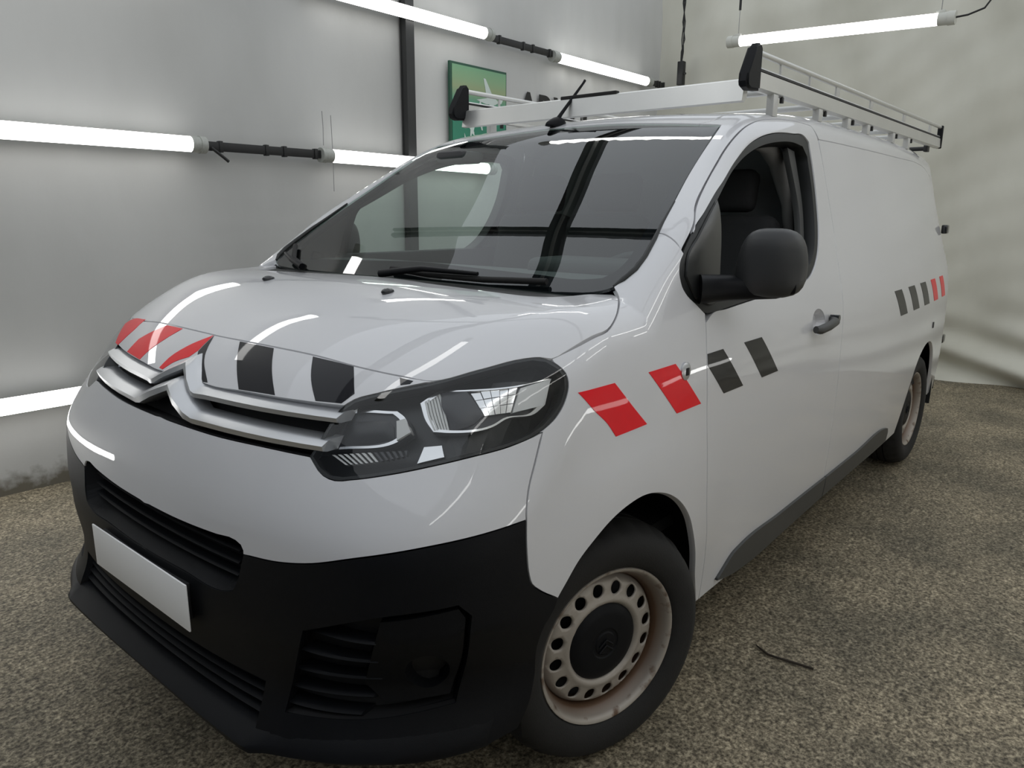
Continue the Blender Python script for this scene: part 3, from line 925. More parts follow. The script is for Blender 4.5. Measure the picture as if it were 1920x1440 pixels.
LGI = mirrored(fy((0, .348), (-.25, .348), (-.485, .350), (-.485, .458), (-.25, .460), (0, .462)))
lower_grille = recess('lower_grille', LGI, (-1, 0, 0), M['dark'], van, depth=.055, step=.06, shrink=.006)
for z in (.446, .425, .404, .383):
    ys = np.linspace(-.48, .48, 15)
    strip_front('grille_slat', ys, ys * 0 + z - .005, ys * 0 + z + .005, M['black_plastic'], lower_grille, off_e=-.026, off_m=-.012, back=-.05)

# lower lip: proud in the middle, running round both corners as a chin
ys = np.concatenate([np.linspace(-.885, -.60, 16), np.linspace(-.56, .56, 41), np.linspace(.60, .885, 16)])
ay_ = np.abs(ys)
mid = np.clip((.545 - ay_) / .05, 0, 1); mid = mid * mid * (3 - 2 * mid)
ztop = np.interp(ay_, [0, .47, .52, .58, .70, .80, .885], [.360, .360, .368, .382, .398, .403, .400])
zbot = np.interp(ay_, [0, .30, .50, .62, .75, .84, .885], [.326, .322, .318, .336, .340, .334, .332])
n = len(ys); V = []
for t, dx in ((1.12, .012), (1.0, .003), (.50, -.010), (.34, -.016), (.12, -.014), (0, .002), (0, .05), (1.1, .05)):
    z = zbot + (ztop - zbot) * t
    x = front_x(ys, z)
    k = dx * (.45 + .55 * mid) if dx < 0 else dx
    if dx < 0: k = k - .010 * mid
    V += [(x[i] + (k[i] if dx < 0 else k), ys[i], z[i]) for i in range(n)]
T = []
for a in range(8):
    b = (a + 1) % 8
    T += [(a * n + i, a * n + i + 1, b * n + i + 1, b * n + i) for i in range(n - 1)]
T += [[a * n for a in range(8)][::-1], [a * n + n - 1 for a in range(8)]]
bm = bmesh.new(); vs = [bm.verts.new(v) for v in V]
for t in T: bm.faces.new([vs[i] for i in t])
bm_obj('front_lip', bm, M['black_plastic'], van, autos=40)

# fog lamp pockets
for o in recess('fog_pocket', FOG, DIAG, M['dark'], van, depth=.045, step=.05, mirror=True, shrink=.008):
    sgn = 1 if sum(v.co.y for v in o.data.vertices) > 0 else -1
    for k, (z, ya, yb) in enumerate(((.622, -.66, -.765), (.570, -.63, -.752), (.515, -.605, -.738), (.466, -.585, -.715), (.428, -.575, -.70))):
        ys = np.linspace(ya + .035, yb, 8)
        ys = np.sort(ys)
        sl = strip_front('grille_slat', ys * (-sgn if sgn > 0 else 1) if sgn > 0 else ys, ys * 0 + z - .006, ys * 0 + z + .006, M['black_plastic'], o, off_e=-.022, off_m=-.008, back=-.045)
FC = A3((.195, -.780, .676), (.308, -.886, .696), (.322, -.893, .672), (.340, -.862, .56), (.338, -.828, .458), (.234, -.738, .452), (.200, -.712, .50))
a = np.linspace(0, 2 * PI, 25)[:-1]
pl_ = Plane(DIAG)
cq = pl_.to2(np.array([[.289, -.812, .532]]))[0]
hole = [tuple(cq[0] * pl_.a + cq[1] * pl_.b + pl_.a * (.046 * math.cos(t)) + pl_.b * (.050 * math.sin(t)) + pl_.w * .5) for t in a]
fogs = panel('fog_lamp_cover', FC, DIAG, M['black_plastic'], van, gap=.001, depth=.03, step=.03, holes=[hole], off=-.010, mirror=True, smooth_holes=False)
bowls = recess('fog_lamp_bowl', hole, DIAG, M['black_plastic'], fogs[0], depth=.055, step=.03, shrink=.014, smooth=False, off0=-.012)
bm = bmesh.new()
o2 = mesh_obj('fog_lamp_bowl', [tuple(v.co * Vector((1, 1, 1))) for v in bowls.data.vertices], [tuple(p.vertices) for p in bowls.data.polygons], M['black_plastic'], fogs[1], smooth=False)
for v in o2.data.vertices: v.co.y *= -1
bm.free()

# number plate, blank
np_ = box('number_plate', (.057, -.262, .512), (.0615, .262, .630), M['plate'], van, bevel=.0015)
box('plate_holder', (.0616, -.235, .525), (.085, .235, .618), M['plate_edge'], np_, bevel=.004)

# chrome bars that rise into the two chevrons
ys_half = np.array([-.572, -.52, -.44, -.36, -.28, -.20, -.150, -.116, -.100, -.06, -.02, 0.0])
def bar(name, top, bot, apex_t, apex_b, y1t, y1b):
    ys = np.concatenate([ys_half, -ys_half[:-1][::-1]])
    ay = np.abs(ys)
    zt = np.where(ay > y1t, top(ay), top(y1t) + (apex_t - top(y1t)) * (1 - ay / y1t) ** .9)
    zb = np.where(ay > y1b, bot(ay), bot(y1b) + (apex_b - bot(y1b)) * (1 - ay / y1b) ** .9)
    o = strip_front(name, ys, zb, zt, M['chrome'], van, off_e=-.012, off_m=.010, ridge=.55, back=-.04, proud=.018)
    return o
bar('chrome_bar', lambda y: 1.0445 + .004 * (y / .56), lambda y: 1.019 + .007 * (y / .56) ** 2, 1.104, 1.068, .106, .106)
bar('chrome_bar', lambda y: .9975 + 0 * y, lambda y: .966 + .006 * (y / .56) ** 2, 1.054, 1.020, .142, .127)
bpy.data.objects['chrome_bar']['label'] = 'upper chrome grille bar with pointed chevron'
bpy.data.objects['chrome_bar.001']['label'] = 'lower chrome grille bar with pointed chevron'

# ------------------------------------------------------------------ headlamps
LD = (-.55, -.72, .42)
LP = {
 'low_bezel': [[.291, -.535, 1.032], [.309, -.56, 1.044], [.354, -.668, 1.056], [.355, -.69, 1.047], [.345, -.719, 1.019], [.324, -.7, 1.001], [.269, -.591, .976], [.25, -.54, .967], [.262, -.539, .989]],
 'low_lens': [[.298, -.572, 1.027], [.336, -.66, 1.039], [.336, -.678, 1.029], [.324, -.693, 1.006], [.286, -.621, .987], [.271, -.584, .983], [.281, -.573, 1.002]],
 'low_block': [[.342, -.677, 1.038], [.353, -.692, 1.044], [.346, -.718, 1.021], [.324, -.697, 1.003]],
 'high_bezel': [[.385, -.705, 1.073], [.419, -.724, 1.097], [.448, -.77, 1.101], [.532, -.847, 1.108], [.608, -.88, 1.117], [.577, -.889, 1.064], [.548, -.884, 1.049], [.485, -.855, 1.044], [.465, -.847, 1.034], [.389, -.787, 1.023], [.37, -.759, 1.024], [.371, -.736, 1.043]],
 'fluted': [[.39, -.712, 1.076], [.418, -.733, 1.094], [.403, -.746, 1.073], [.397, -.775, 1.044], [.392, -.785, 1.028], [.371, -.758, 1.027], [.374, -.738, 1.046]],
 'grey': [[.419, -.734, 1.094], [.451, -.776, 1.1], [.453, -.825, 1.055], [.433, -.818, 1.041], [.393, -.789, 1.025], [.398, -.776, 1.045], [.403, -.75, 1.071]],
 'facet': [[.454, -.786, 1.096], [.535, -.849, 1.108], [.501, -.858, 1.057], [.453, -.826, 1.053]],
 'hblock': [[.535, -.853, 1.102], [.607, -.881, 1.115], [.569, -.887, 1.062], [.502, -.859, 1.055]],
 'drl': [[.253, -.568, .962], [.328, -.731, .989], [.321, -.731, .979], [.255, -.622, .943], [.252, -.603, .946]],
 'turn': [[.347, -.755, .997], [.37, -.784, 1.001], [.364, -.797, .98], [.325, -.757, .967]],
}
def shrink3(poly, k):
    P = np.array(poly); c = P.mean(0); return (c + (P - c) * k).tolist()
def lamp(side):
    """side -1: near lamp, 1: far lamp (mirror image)"""
    mir = side > 0
    def pick(r):
        if not isinstance(r, tuple): return r
        keep, drop = (r[1], r[0]) if mir else (r[0], r[1])
        bpy.data.objects.remove(drop); return keep
    h = pick(recess('headlamp', LAMP, LD, M['lamp_dark'], van, depth=.085, step=.04, mirror=True, shrink=.012, off0=-.002))
    P = lambda nm, poly, mat, off, depth=.012, dome=0.0, holes=(), **k: pick(panel(nm, poly, LD, mat, h, gap=.0005, depth=depth, step=.018, off=off, mirror=True, flare=0, loop_step=.01, dome=dome, holes=holes, **k))
    P('lens', LAMP, M['lens'], -.0005, depth=.004)
    # dark rim inside the lens edge
    Q = Plane(LD); q = rounded(Q.to2(LAMP), .02); qi = inset(q, .0065)
    inner = [tuple(v[0] * Q.a + v[1] * Q.b + Q.w * .5) for v in qi[::2]]
    P('lens_rim', LAMP, M['seal'], -.004, depth=.02, holes=[inner], smooth_holes=False)
    P('low_beam_bezel', LP['low_bezel'], M['reflector'], -.040, depth=.03, holes=[shrink3(LP['low_bezel'], .86)])
    P('low_beam_shade', LP['low_bezel'], M['lamp_grey'], -.048, depth=.01)
    P('low_beam_lens', LP['low_lens'], M['lamp_gloss'], -.046, depth=.012, dome=.010)
    P('low_beam_diffuser', LP['low_block'], M['lamp_white'], -.034, depth=.02)
    P('high_beam_bezel', LP['high_bezel'], M['reflector'], -.038, depth=.03, holes=[shrink3(LP['high_bezel'], .90)])
    P('high_beam_back', LP['high_bezel'], M['lamp_grey'], -.056, depth=.01)
    P('high_beam_shield', LP['grey'], M['lamp_grey'], -.040, depth=.02, dome=.008)
    P('high_beam_diffuser', LP['hblock'], M['lamp_white'], -.034, depth=.02)
    P('turn_lens', LP['turn'], M['reflector'], -.040, depth=.02)
    # fluted inner wall: five upright ribs
    fl = np.array(LP['fluted']); t0 = fl[0]; t1 = fl[1]; b0 = fl[5]; b1 = fl[4]; m0 = fl[6]; m1 = fl[3]
    for k in range(6):
        s0, s1 = k / 6 + .008, (k + 1) / 6 - .008
        mid = lambda s: (m0 * (1 - s) + m1 * s) * .62 + ((t0 * (1 - s) + t1 * s) + (b0 * (1 - s) + b1 * s)) * .19
        poly = [t0 + (t1 - t0) * s0, t0 + (t1 - t0) * s1, mid(s1), b0 + (b1 - b0) * s1, b0 + (b1 - b0) * s0, mid(s0)]
        P('reflector_flute', [tuple(p) for p in poly], M['lamp_white'], -.036 - .0015 * k, depth=.012, dome=.003)
    # faceted bowl
    fc = np.array(LP['facet']); rr = np.random.default_rng(3)
    nu, nv = 5, 3
    for i in range(nu):
        for j in range(nv):
            def pt(u, v): return (fc[0] * (1 - u) + fc[1] * u) * (1 - v) + (fc[3] * (1 - u) + fc[2] * u) * v
            poly = [pt(i / nu, j / nv), pt((i + 1) / nu, j / nv), pt((i + 1) / nu, (j + 1) / nv), pt(i / nu, (j + 1) / nv)]
            P('reflector_facet', [tuple(p) for p in shrink3(poly, .97)], M['reflector'], -.048 + .009 * rr.random(), depth=.01)
    # daytime strip: slanted light bars
    d = np.array(LP['drl']); n_ = 13
    for k in range(n_):
        u0, u1 = (k + .12) / n_, (k + .70) / n_
        top = lambda u: d[0] + (d[1] - d[0]) * u
        bot = lambda u: d[4] + (d[2] - d[4]) * min(1, max(0, u + .06)) - np.array([0, 0, .004 * math.sin(PI * u)])
        P('daylight_bar', [tuple(top(u0)), tuple(top(u1)), tuple(bot(u1)), tuple(bot(u0))], M['lamp_white'] if k < 7 else M['lamp_grey'], -.036, depth=.01)
    return h
near_lamp = lamp(-1); far_lamp = lamp(1)

# ------------------------------------------------------------------ wings, doors, sides
ARCH = A3((.581, -.952, .668), (.618, -.956, .704), (.675, -.96, .738), (.742, -.964, .768), (.813, -.967, .784), (.879, -.969, .787), (.952, -.971, .772), (1.014, -.971, .746), (1.077, -.971, .703), (1.128, -.97, .648), (1.165, -.967, .583), (1.195, -.962, .52), (1.225, -.951, .438), (1.262, -.939, .36), (1.285, -.932, .312))
DF = A3((1.255, -.916, 1.194), (1.249, -.923, 1.171), (1.232, -.938, 1.1), (1.229, -.951, .959), (1.231, -.961, .817), (1.245, -.965, .636), (1.270, -.959, .541), (1.292, -.946, .43), (1.302, -.936, .344), (1.304, -.932, .312))
GS = A3((.998, -.776, 1.275), (1.019, -.79, 1.291), (1.058, -.801, 1.315), (1.107, -.80, 1.346), (1.177, -.788, 1.392), (1.205, -.781, 1.41), (1.246, -.772, 1.436), (1.337, -.756, 1.494), (1.465, -.73, 1.573), (1.610, -.707, 1.66), (1.789, -.673, 1.751))
ASEAM = A3((1.203, -.80, 1.408), (1.194, -.823, 1.402), (1.184, -.854, 1.386), (1.176, -.877, 1.368))
FRL = A3((1.182, -.880, 1.358), (1.157, -.884, 1.334), (1.143, -.891, 1.306), (1.148, -.897, 1.275), (1.17, -.903, 1.25), (1.208, -.908, 1.226), (1.254, -.915, 1.197))
LAMPR = [p for p in LAMP[10:16]]   # outer lamp edge down to the bumper joint
fender = [LT[-1]] + LAMPR + [(.532, -.915, 1.017)] + FS[:-1][::-1] + [(.46, -.933, .85)] + FL + ARCH + DF[::-1] + FRL[::-1][1:] + ASEAM[::-1][1:] + GS[5::-1] + HS[-2::-1]
panel('front_wing', fender, (-.38, -.82, .43), M['paint'], van, mirror=True, step=.018, loop_step=.014)

DT = A3((1.248, -.870, 1.411), (1.281, -.854, 1.443), (1.324, -.832, 1.478), (1.358, -.82, 1.50), (1.414, -.807, 1.533), (1.484, -.792, 1.572), (1.561, -.776, 1.614), (1.635, -.763, 1.656), (1.732, -.75, 1.704), (1.828, -.739, 1.742), (1.922, -.73, 1.768), (2.01, -.721, 1.784), (2.121, -.716, 1.798), (2.25, -.718, 1.806), (2.395, -.727, 1.807), (2.466, -.734, 1.803))
DR = A3((2.485, -.762, 1.745), (2.503, -.79, 1.634), (2.508, -.821, 1.51), (2.50, -.851, 1.404), (2.48, -.88, 1.30), (2.44, -.925, 1.14), (2.414, -.948, 1.0), (2.406, -.952, .888), (2.400, -.954, .625), (2.402, -.94, .387), (2.404, -.932, .308))
FRAME_T = A3((1.254, -.868, 1.416), (1.337, -.857, 1.466), (1.442, -.836, 1.52), (1.526, -.819, 1.557), (1.66, -.793, 1.624), (1.781, -.778, 1.679), (1.908, -.766, 1.716), (2.029, -.759, 1.738), (2.227, -.757, 1.752), (2.336, -.759, 1.752), (2.374, -.765, 1.733), (2.378, -.789, 1.633), (2.366, -.818, 1.517), (2.325, -.851, 1.401), (2.262, -.876, 1.316), (2.163, -.895, 1.253), (2.03, -.904, 1.222), (1.761, -.909, 1.21), (1.552, -.913, 1.203), (1.392, -.917, 1.196), (1.298, -.918, 1.192))
t_ = np.linspace(0, 2 * PI, 25)[:-1]
CUP = [(2.145 + .068 * math.cos(t), -.95, 1.080 + .048 * math.sin(t)) for t in t_]
door_loop = DF[1:] + [(1.85, -.931, .308)] + DR[::-1] + DT[::-1] + FRAME_T
doors = panel('front_door', door_loop, (-.05, -.97, .12), M['paint'], van, mirror=True, step=.022, holes=[CUP], hole_gap=0)
FRAME = FRL + FRAME_T[::-1]
GLS = A3((1.440, -.845, 1.503), (1.518, -.829, 1.541), (1.64, -.80, 1.600), (1.75, -.789, 1.645), (1.903, -.777, 1.688), (2.057, -.77, 1.712), (2.22, -.77, 1.722), (2.31, -.775, 1.715), (2.343, -.791, 1.68), (2.338, -.811, 1.54), (2.300, -.848, 1.42), (2.238, -.876, 1.33), (2.14, -.888, 1.272), (1.98, -.896, 1.248), (1.76, -.90, 1.236), (1.55, -.90, 1.230), (1.372, -.91, 1.224))
frames = panel('window_frame', FRAME, (-.05, -.97, .12), M['seal'], van, mirror=True, step=.03, holes=[GLS], off=-.004, depth=.05, gap=.001)
for o, d in zip(frames, doors): o.parent = d
# far pane closed; the near pane is wound down
fpane = panel('window_pane', GLS, (-.05, -.97, .12), M['glass_side'], doors[1], mirror=True, step=.06, off=-.014, gap=-.004, depth=.004)
bpy.data.objects.remove(fpane[0])
# inner rear channel of the near window
CH = A3((2.23, -.8, 1.715), (2.30, -.8, 1.705), (2.295, -.87, 1.50), (2.23, -.9, 1.345), (2.17, -.905, 1.31), (2.245, -.88, 1.48))
panel('window_channel', CH, (-.05, -.97, .12), M['grey_plastic'], doors[0], step=.05, off=-.035, depth=.02)
QP = A3((1.262, -.87, 1.402), (1.337, -.858, 1.452), (1.428, -.841, 1.500), (1.362, -.9, 1.226), (1.30, -.9, 1.213), (1.215, -.9, 1.24), (1.172, -.896, 1.30), (1.19, -.886, 1.345))
for o, d in zip(panel('quarter_pane', QP, (-.05, -.97, .12), M['quarter'], van, mirror=True, step=.04, off=.0005, depth=.003), doors): o.parent = d
cups = recess('handle_cup', CUP, (-.05, -.97, .12), M['paint'], doors[0], depth=.028, step=.03, shrink=.018, smooth=False, mirror=True)
cups[1].parent = doors[1]
def handle(sy, par):
    bm = bmesh.new()
    pts = [(2.055, sy * .962, 1.062), (2.075, sy * .972, 1.060), (2.15, sy * .978, 1.066), (2.23, sy * .974, 1.073), (2.26, sy * .955, 1.076)]
    tube_path(bm, pts, [.013, .016, .016, .016, .013], 12)
    return bm_obj('door_handle', bm, M['grey_plastic'], par, autos=60)
handle(-1, doors[0]); handle(1, doors[1])
lk = bmesh.new()
tube_path(lk, [(2.265, -.945, 1.082), (2.265, -.978, 1.084)], [.013, .012], 14)
bm_obj('lock_cylinder', lk, M['gloss_black'], doors[0], autos=40)

RAR = A3((3.640, -.926, .308), (3.655, -.928, .34), (3.713, -.935, .436), (3.8, -.94, .556), (3.913, -.94, .667), (4.052, -.936, .728), (4.17, -.93, .742), (4.29, -.925, .725), (4.40, -.92, .667), (4.49, -.91, .56), (4.55, -.90, .436), (4.575, -.895, .345))
CR = A3((2.495, -.76, 1.752), (2.629, -.761, 1.754), (2.948, -.761, 1.755), (3.394, -.757, 1.756), (3.854, -.746, 1.757), (4.266, -.73, 1.757), (4.56, -.72, 1.735), (4.74, -.715, 1.69), (4.795, -.734, 1.60), (4.815, -.764, 1.48))
side_loop = DR[1:] + [(3.0, -.932, .308)] + RAR + A3((4.83, -.88, .345), (4.852, -.87, .70), (4.852, -.86, 1.1), (4.843, -.80, 1.42)) + CR[::-1][0:]
panel('side_panel', side_loop, (.22, -.96, .12), M['paint'], van, mirror=True, step=.04)
RE = A3((1.830, -.612, 1.768), (1.93, -.618, 1.797), (2.02, -.628, 1.812), (2.29, -.658, 1.838), (2.7, -.672, 1.845), (3.4, -.672, 1.85), (4.2, -.665, 1.85), (4.82, -.64, 1.83))
cant = GS[5:] + [(1.806, -.585, 1.762)] + RE + A3((4.825, -.69, 1.77), (4.838, -.73, 1.64), (4.842, -.765, 1.53)) + CR[::-1] + DT[::-1][:-1] + ASEAM[::-1]
panel('roof_side_rail', cant, (-.22, -.76, .6), M['paint'], van, mirror=True, step=.017, loop_step=.014)
for s in (-1, 1):   # rubber strip along the lower edge of the windscreen
    tube('screen_seal', [(x + .004, s * (abs(y) + .002), z + .002) for x, y, z in GS[:8]], [.004, .008, .009, .008, .007, .006, .005, .003], M['seal'], van, 8)
RT = A3((1.869, 0, 1.798), (1.867, -.16, 1.796), (1.825, -.468, 1.774), (1.806, -.585, 1.762))
roof_half = RT + RE + A3((4.86, -.35, 1.85), (4.865, 0, 1.855))
panel('roof_panel', mirrored(roof_half), (-.05, 0, 1), M['paint'], van, step=.05)
# rear doors
for o in panel('rear_door', A3((4.9, -.004, .40), (4.9, -.83, .40), (4.9, -.835, 1.0), (4.9, -.80, 1.45), (4.9, -.72, 1.72), (4.9, -.6, 1.78), (4.9, -.004, 1.80)), (1, 0, 0), M['paint'], van, mirror=True, step=.08): pass
rb = panel('rear_bumper', A3((4.9, 0, .33), (4.9, -.87, .33), (4.9, -.87, .395), (4.9, 0, .395)), (1, 0, 0), M['black_plastic'], van, weld=True, step=.06, off=.01)
for z, yh in ((1.375, .805), (.665, .868)):
    for s in (-1, 1):
        bm = bmesh.new(); bm_box(bm, (4.88, s * yh - .018, z - .028), (4.95, s * yh + .018, z + .028), .008)
        bm_obj('door_hinge', bm, M['gloss_black'], van, autos=40)

# sill strips
TRM = A3((1.402, -.935, .340), (1.44, -.938, .362), (1.504, -.941, .396), (1.564, -.942, .406), (1.9, -.942, .406), (2.399, -.942, .406), (2.399, -.932, .318), (1.98, -.93, .307), (1.674, -.93, .302), (1.50, -.93, .318))
TRM2 = A3((2.407, -.942, .406), (2.8, -.942, .409), (3.315, -.942, .412), (3.375, -.941, .400), (3.395, -.94, .375), (3.395, -.935, .328), (2.9, -.93, .326), (2.407, -.932, .318))
for o in panel('sill_strip', TRM, (0, -1, 0), M['grey_plastic'], van, mirror=True, off=.010, depth=.014, gap=0, step=.05): pass
for o in panel('sill_strip', TRM2, (0, -1, 0), M['grey_plastic'], van, mirror=True, off=.010, depth=.014, gap=0, step=.05): pass

# ------------------------------------------------------------------ windscreen
WSB = A3((.978, -.735, 1.262), (.965, -.65, 1.257), (.958, -.45, 1.255), (.955, -.25, 1.255), (.955, 0, 1.255))
wsl = mirrored(A3((1.866, 0, 1.796), (1.864, -.16, 1.794), (1.822, -.468, 1.772), (1.789, -.673, 1.751)) + GS[-2::-1] + WSB)
WD = (-.5, 0, .87)
ws = panel('windscreen', wsl, WD, M['glass_ws'], van, step=.04, off=-.003, gap=.002, depth=.006, sel='up')
FRT = mirrored(A3((1.832, 0, 1.782), (1.806, -.40, 1.766), (1.757, -.58, 1.742), (1.733, -.631, 1.729), (1.466, -.696, 1.574), (1.273, -.723, 1.455), (1.182, -.738, 1.396), (1.102, -.748, 1.344), (1.059, -.738, 1.317), (1.035, -.717, 1.302), (1.026, -.68, 1.298), (1.026, -.491, 1.30), (1.032, -.25, 1.306), (1.04, 0, 1.312)))
panel('black_border', wsl, WD, M['frit'], ws, step=.04, off=-.010, gap=.002, depth=.012, holes=[FRT], sel='up')
# sensor housing behind the glass and black cowl strip under it
bm = bmesh.new(); bm_box(bm, (1.66, .40, 1.665), (1.80, .56, 1.715), .018); bm_obj('sensor_housing', bm, M['cabin'], ws, autos=40)
cowl = mirrored(A3((1.06, 0, 1.26), (1.06, -.5, 1.26), (1.05, -.70, 1.25), (1.0, -.765, 1.25), (.96, -.735, 1.25), (.905, -.712, 1.25), (.855, -.688, 1.25), (.826, -.635, 1.25), (.818, -.52, 1.25), (.830, -.3, 1.25), (.873, 0, 1.25)))
panel('cowl_strip', cowl, (-.1, 0, 1), M['seal'], van, step=.05, off=-.009, gap=0, depth=.02, sel='low')
wl = Plane(WD)
def on_ws(x, y, off):
    set_surface('up')
    p = wl.lift(wl.to2(np.array([[x, y, float(np.interp(x, [.94, 1.28, 1.87], [1.23, 1.465, 1.79]))]])), off)[0]
    set_surface(None)
    return tuple(p)
def wiper(pts, piv):
    arm = tube('wiper_arm', [(piv[0], piv[1], 1.268), on_ws(*pts[0], .035), on_ws(*pts[1], .024)], [.013, .009, .006], M['black_plastic'], van, 8)
    tube('wiper_blade', [on_ws(x, y, .010) for x, y in pts[2:]], .009, M['rubber'], arm, 8)
    return arm
wiper([(.965, -.12), (.975, -.34), (.985, .06), (.972, -.12), (.972, -.36), (.985, -.58)], (.925, .06))
wiper([(.965, .58), (1.01, .70), (.965, .52), (1.00, .64), (1.07, .735)], (.93, .50))
for y in (.287, -.287):
    p = Plane((-.25, 0, 1)); q = p.lift(p.to2(np.array([[.66, y, 1.254]])), .003)[0]
    bm = bmesh.new(); bmesh.ops.create_icosphere(bm, subdivisions=2, radius=1)
    for v in bm.verts: v.co = Vector((q[0] + v.co.x * .022, q[1] + v.co.y * .012, q[2] + v.co.z * .010))
    bm_obj('washer_nozzle', bm, M['gloss_black'], bpy.data.objects['bonnet'])

# ------------------------------------------------------------------ stickers
NS = (-.8, 0, .6)
bon = bpy.data.objects['nose_panel']
def stripe(poly, w, mat, parent, label, off=.0012):
    o = decal('stripe_sticker', poly, w, mat, parent, off=off); o['label'] = label; return o
R1 = [[.389, .684, 1.111], [.372, .53, 1.132], [.332, .525, 1.103], [.312, .535, 1.083], [.288, .55, 1.061], [.300, .60, 1.061], [.345, .665, 1.082], [.385, .712, 1.098]]
R2 = [[.346, .328, 1.136], [.340, .221, 1.138], [.292, .255, 1.104], [.265, .277, 1.079], [.240, .286, 1.056], [.262, .417, 1.058], [.297, .412, 1.092], [.322, .372, 1.116]]
R3 = [[.335, .040, 1.139], [.284, .032, 1.106], [.265, .045, 1.090], [.247, .093, 1.072], [.226, .118, 1.053], [.229, .140, 1.054], [.253, .133, 1.078], [.288, .101, 1.108]]
K1 = [[.335, .036, 1.139], [.278, -.016, 1.101], [.226, -.118, 1.054], [.224, -.098, 1.053], [.262, .0, 1.091], [.284, .028, 1.105]]
K2 = [[.334, -.094, 1.138], [.341, -.237, 1.137], [.295, -.296, 1.103], [.254, -.368, 1.058], [.236, -.245, 1.055], [.276, -.173, 1.096]]
K3 = [[.351, -.382, 1.134], [.364, -.515, 1.127], [.351, -.531, 1.116], [.318, -.570, 1.084], [.296, -.555, 1.063], [.277, -.488, 1.061], [.304, -.438, 1.094]]
K4 = [[.385, -.644, 1.117], [.393, -.678, 1.113], [.385, -.676, 1.108], [.375, -.658, 1.104]]
for q, lb in ((R1, 'outermost red stripe on the far nose corner'), (R2, 'broad red stripe on the far side of the nose'), (R3, 'narrow red stripe beside the chevron')): stripe(q, NS, M['red'], bon, lb)
for q, lb in ((K1, 'narrow black stripe beside the chevron'), (K2, 'black stripe in the middle of the near nose'), (K3, 'black stripe beside the near headlamp'), (K4, 'tiny black stripe end above the near headlamp')): stripe(q, NS, M['film_black'], bon, lb)
wing = bpy.data.objects['front_wing']; door = doors[0]; sidep = bpy.data.objects['side_panel']
SD = (-.1, -.98, .1)
FR1 = [[.641, -.927, 1.084], [.773, -.936, 1.084], [.832, -.944, 1.025], [.9, -.952, .962], [.767, -.947, .96], [.739, -.943, .994], [.687, -.937, 1.038]]
FR2 = [[.919, -.94, 1.086], [1.052, -.941, 1.087], [1.190, -.951, .957], [1.050, -.952, .958]]
stripe(FR1, SD, M['red'], wing, 'red sticker on the near wing just behind the headlamp')
stripe(FR2, SD, M['red'], wing, 'red sticker on the near wing beside the door gap')
stripe([[1.234, -.943, 1.054], [1.234, -.941, 1.087], [1.332, -.942, 1.088], [1.468, -.951, .959], [1.335, -.951, .959]], SD, M['film_grey'], door, 'charcoal sticker on the door nearest the wing')
stripe([[1.478, -.942, 1.088], [1.610, -.942, 1.088], [1.747, -.951, .960], [1.612, -.951, .960]], SD, M['film_grey'], door, 'charcoal sticker on the door nearest the handle')
for x0, mm_, lb in ((3.220, 'film_grey', 'charcoal sticker on the side panel farthest forward'), (3.510, 'film_grey', 'middle charcoal sticker on the side panel'), (3.797, 'film_grey', 'rear charcoal sticker on the side panel'), (4.095, 'red', 'red sticker on the side panel next to the charcoal ones'), (4.40, 'red', 'rearmost red sticker on the side panel')):
    stripe([[x0, -.93, 1.109], [x0 + .140, -.93, 1.109], [x0 + .275, -.94, .979], [x0 + .130, -.94, .979]], (.1, -.99, .1), M[mm_], sidep, lb)
# round filler lock on the wing
bm = bmesh.new()
tube_path(bm, [(1.101, -.930, 1.060), (1.101, -.9475, 1.061), (1.101, -.9505, 1.061)], [.024, .024, .019], 24)
lc = bm_obj('round_lock', bm, M['chrome'], wing, autos=40)
box('key_slot', (1.094, -.953, 1.050), (1.108, -.949, 1.070), M['dark'], lc, bevel=.001)
# fuel marker on the side panel
box('side_marker', (4.255, -.932, .815), (4.275, -.905, .850), M['grey_plastic'], sidep, bevel=.002)

# ------------------------------------------------------------------ wheel arches, underbody
def liner(cx, cz, rx, rz, s):
    bm = bmesh.new(); n = 28
    y0, y1 = s * .895, s * .56
    r0 = []; r1 = []
    for k in range(n + 1):
        a = -.15 + (PI + .3) * k / n
        p = (cx + rx * math.cos(a), cz + rz * math.sin(a))
        r0.append(bm.verts.new((p[0], y0, p[1]))); r1.append(bm.verts.new((p[0], y1, p[1])))
    for k in range(n): bm.faces.new((r0[k], r0[k + 1], r1[k + 1], r1[k]))
    bm.faces.new(r1)
    return bm_obj('arch_liner', bm, M['liner'], van, autos=40)
for s in (-1, 1):
    liner(.925, .36, .43, .46, s)
    liner(4.156, .34, .50, .44, s)
box('underbody', (.40, -.55, .24), (4.80, .55, .36), M['liner'], van, bevel=.02)
box('underbody_side', (1.36, -.90, .30), (3.60, -.55, .40), M['liner'], van)
box('underbody_side', (1.36, .55, .30), (3.60, .90, .40), M['liner'], van)
box('engine_block', (.30, -.52, .34), (.95, .52, .90), M['liner'], van, bevel=.05)
box('load_floor', (2.44, -.86, .46), (4.82, .86, .50), M['liner'], van)

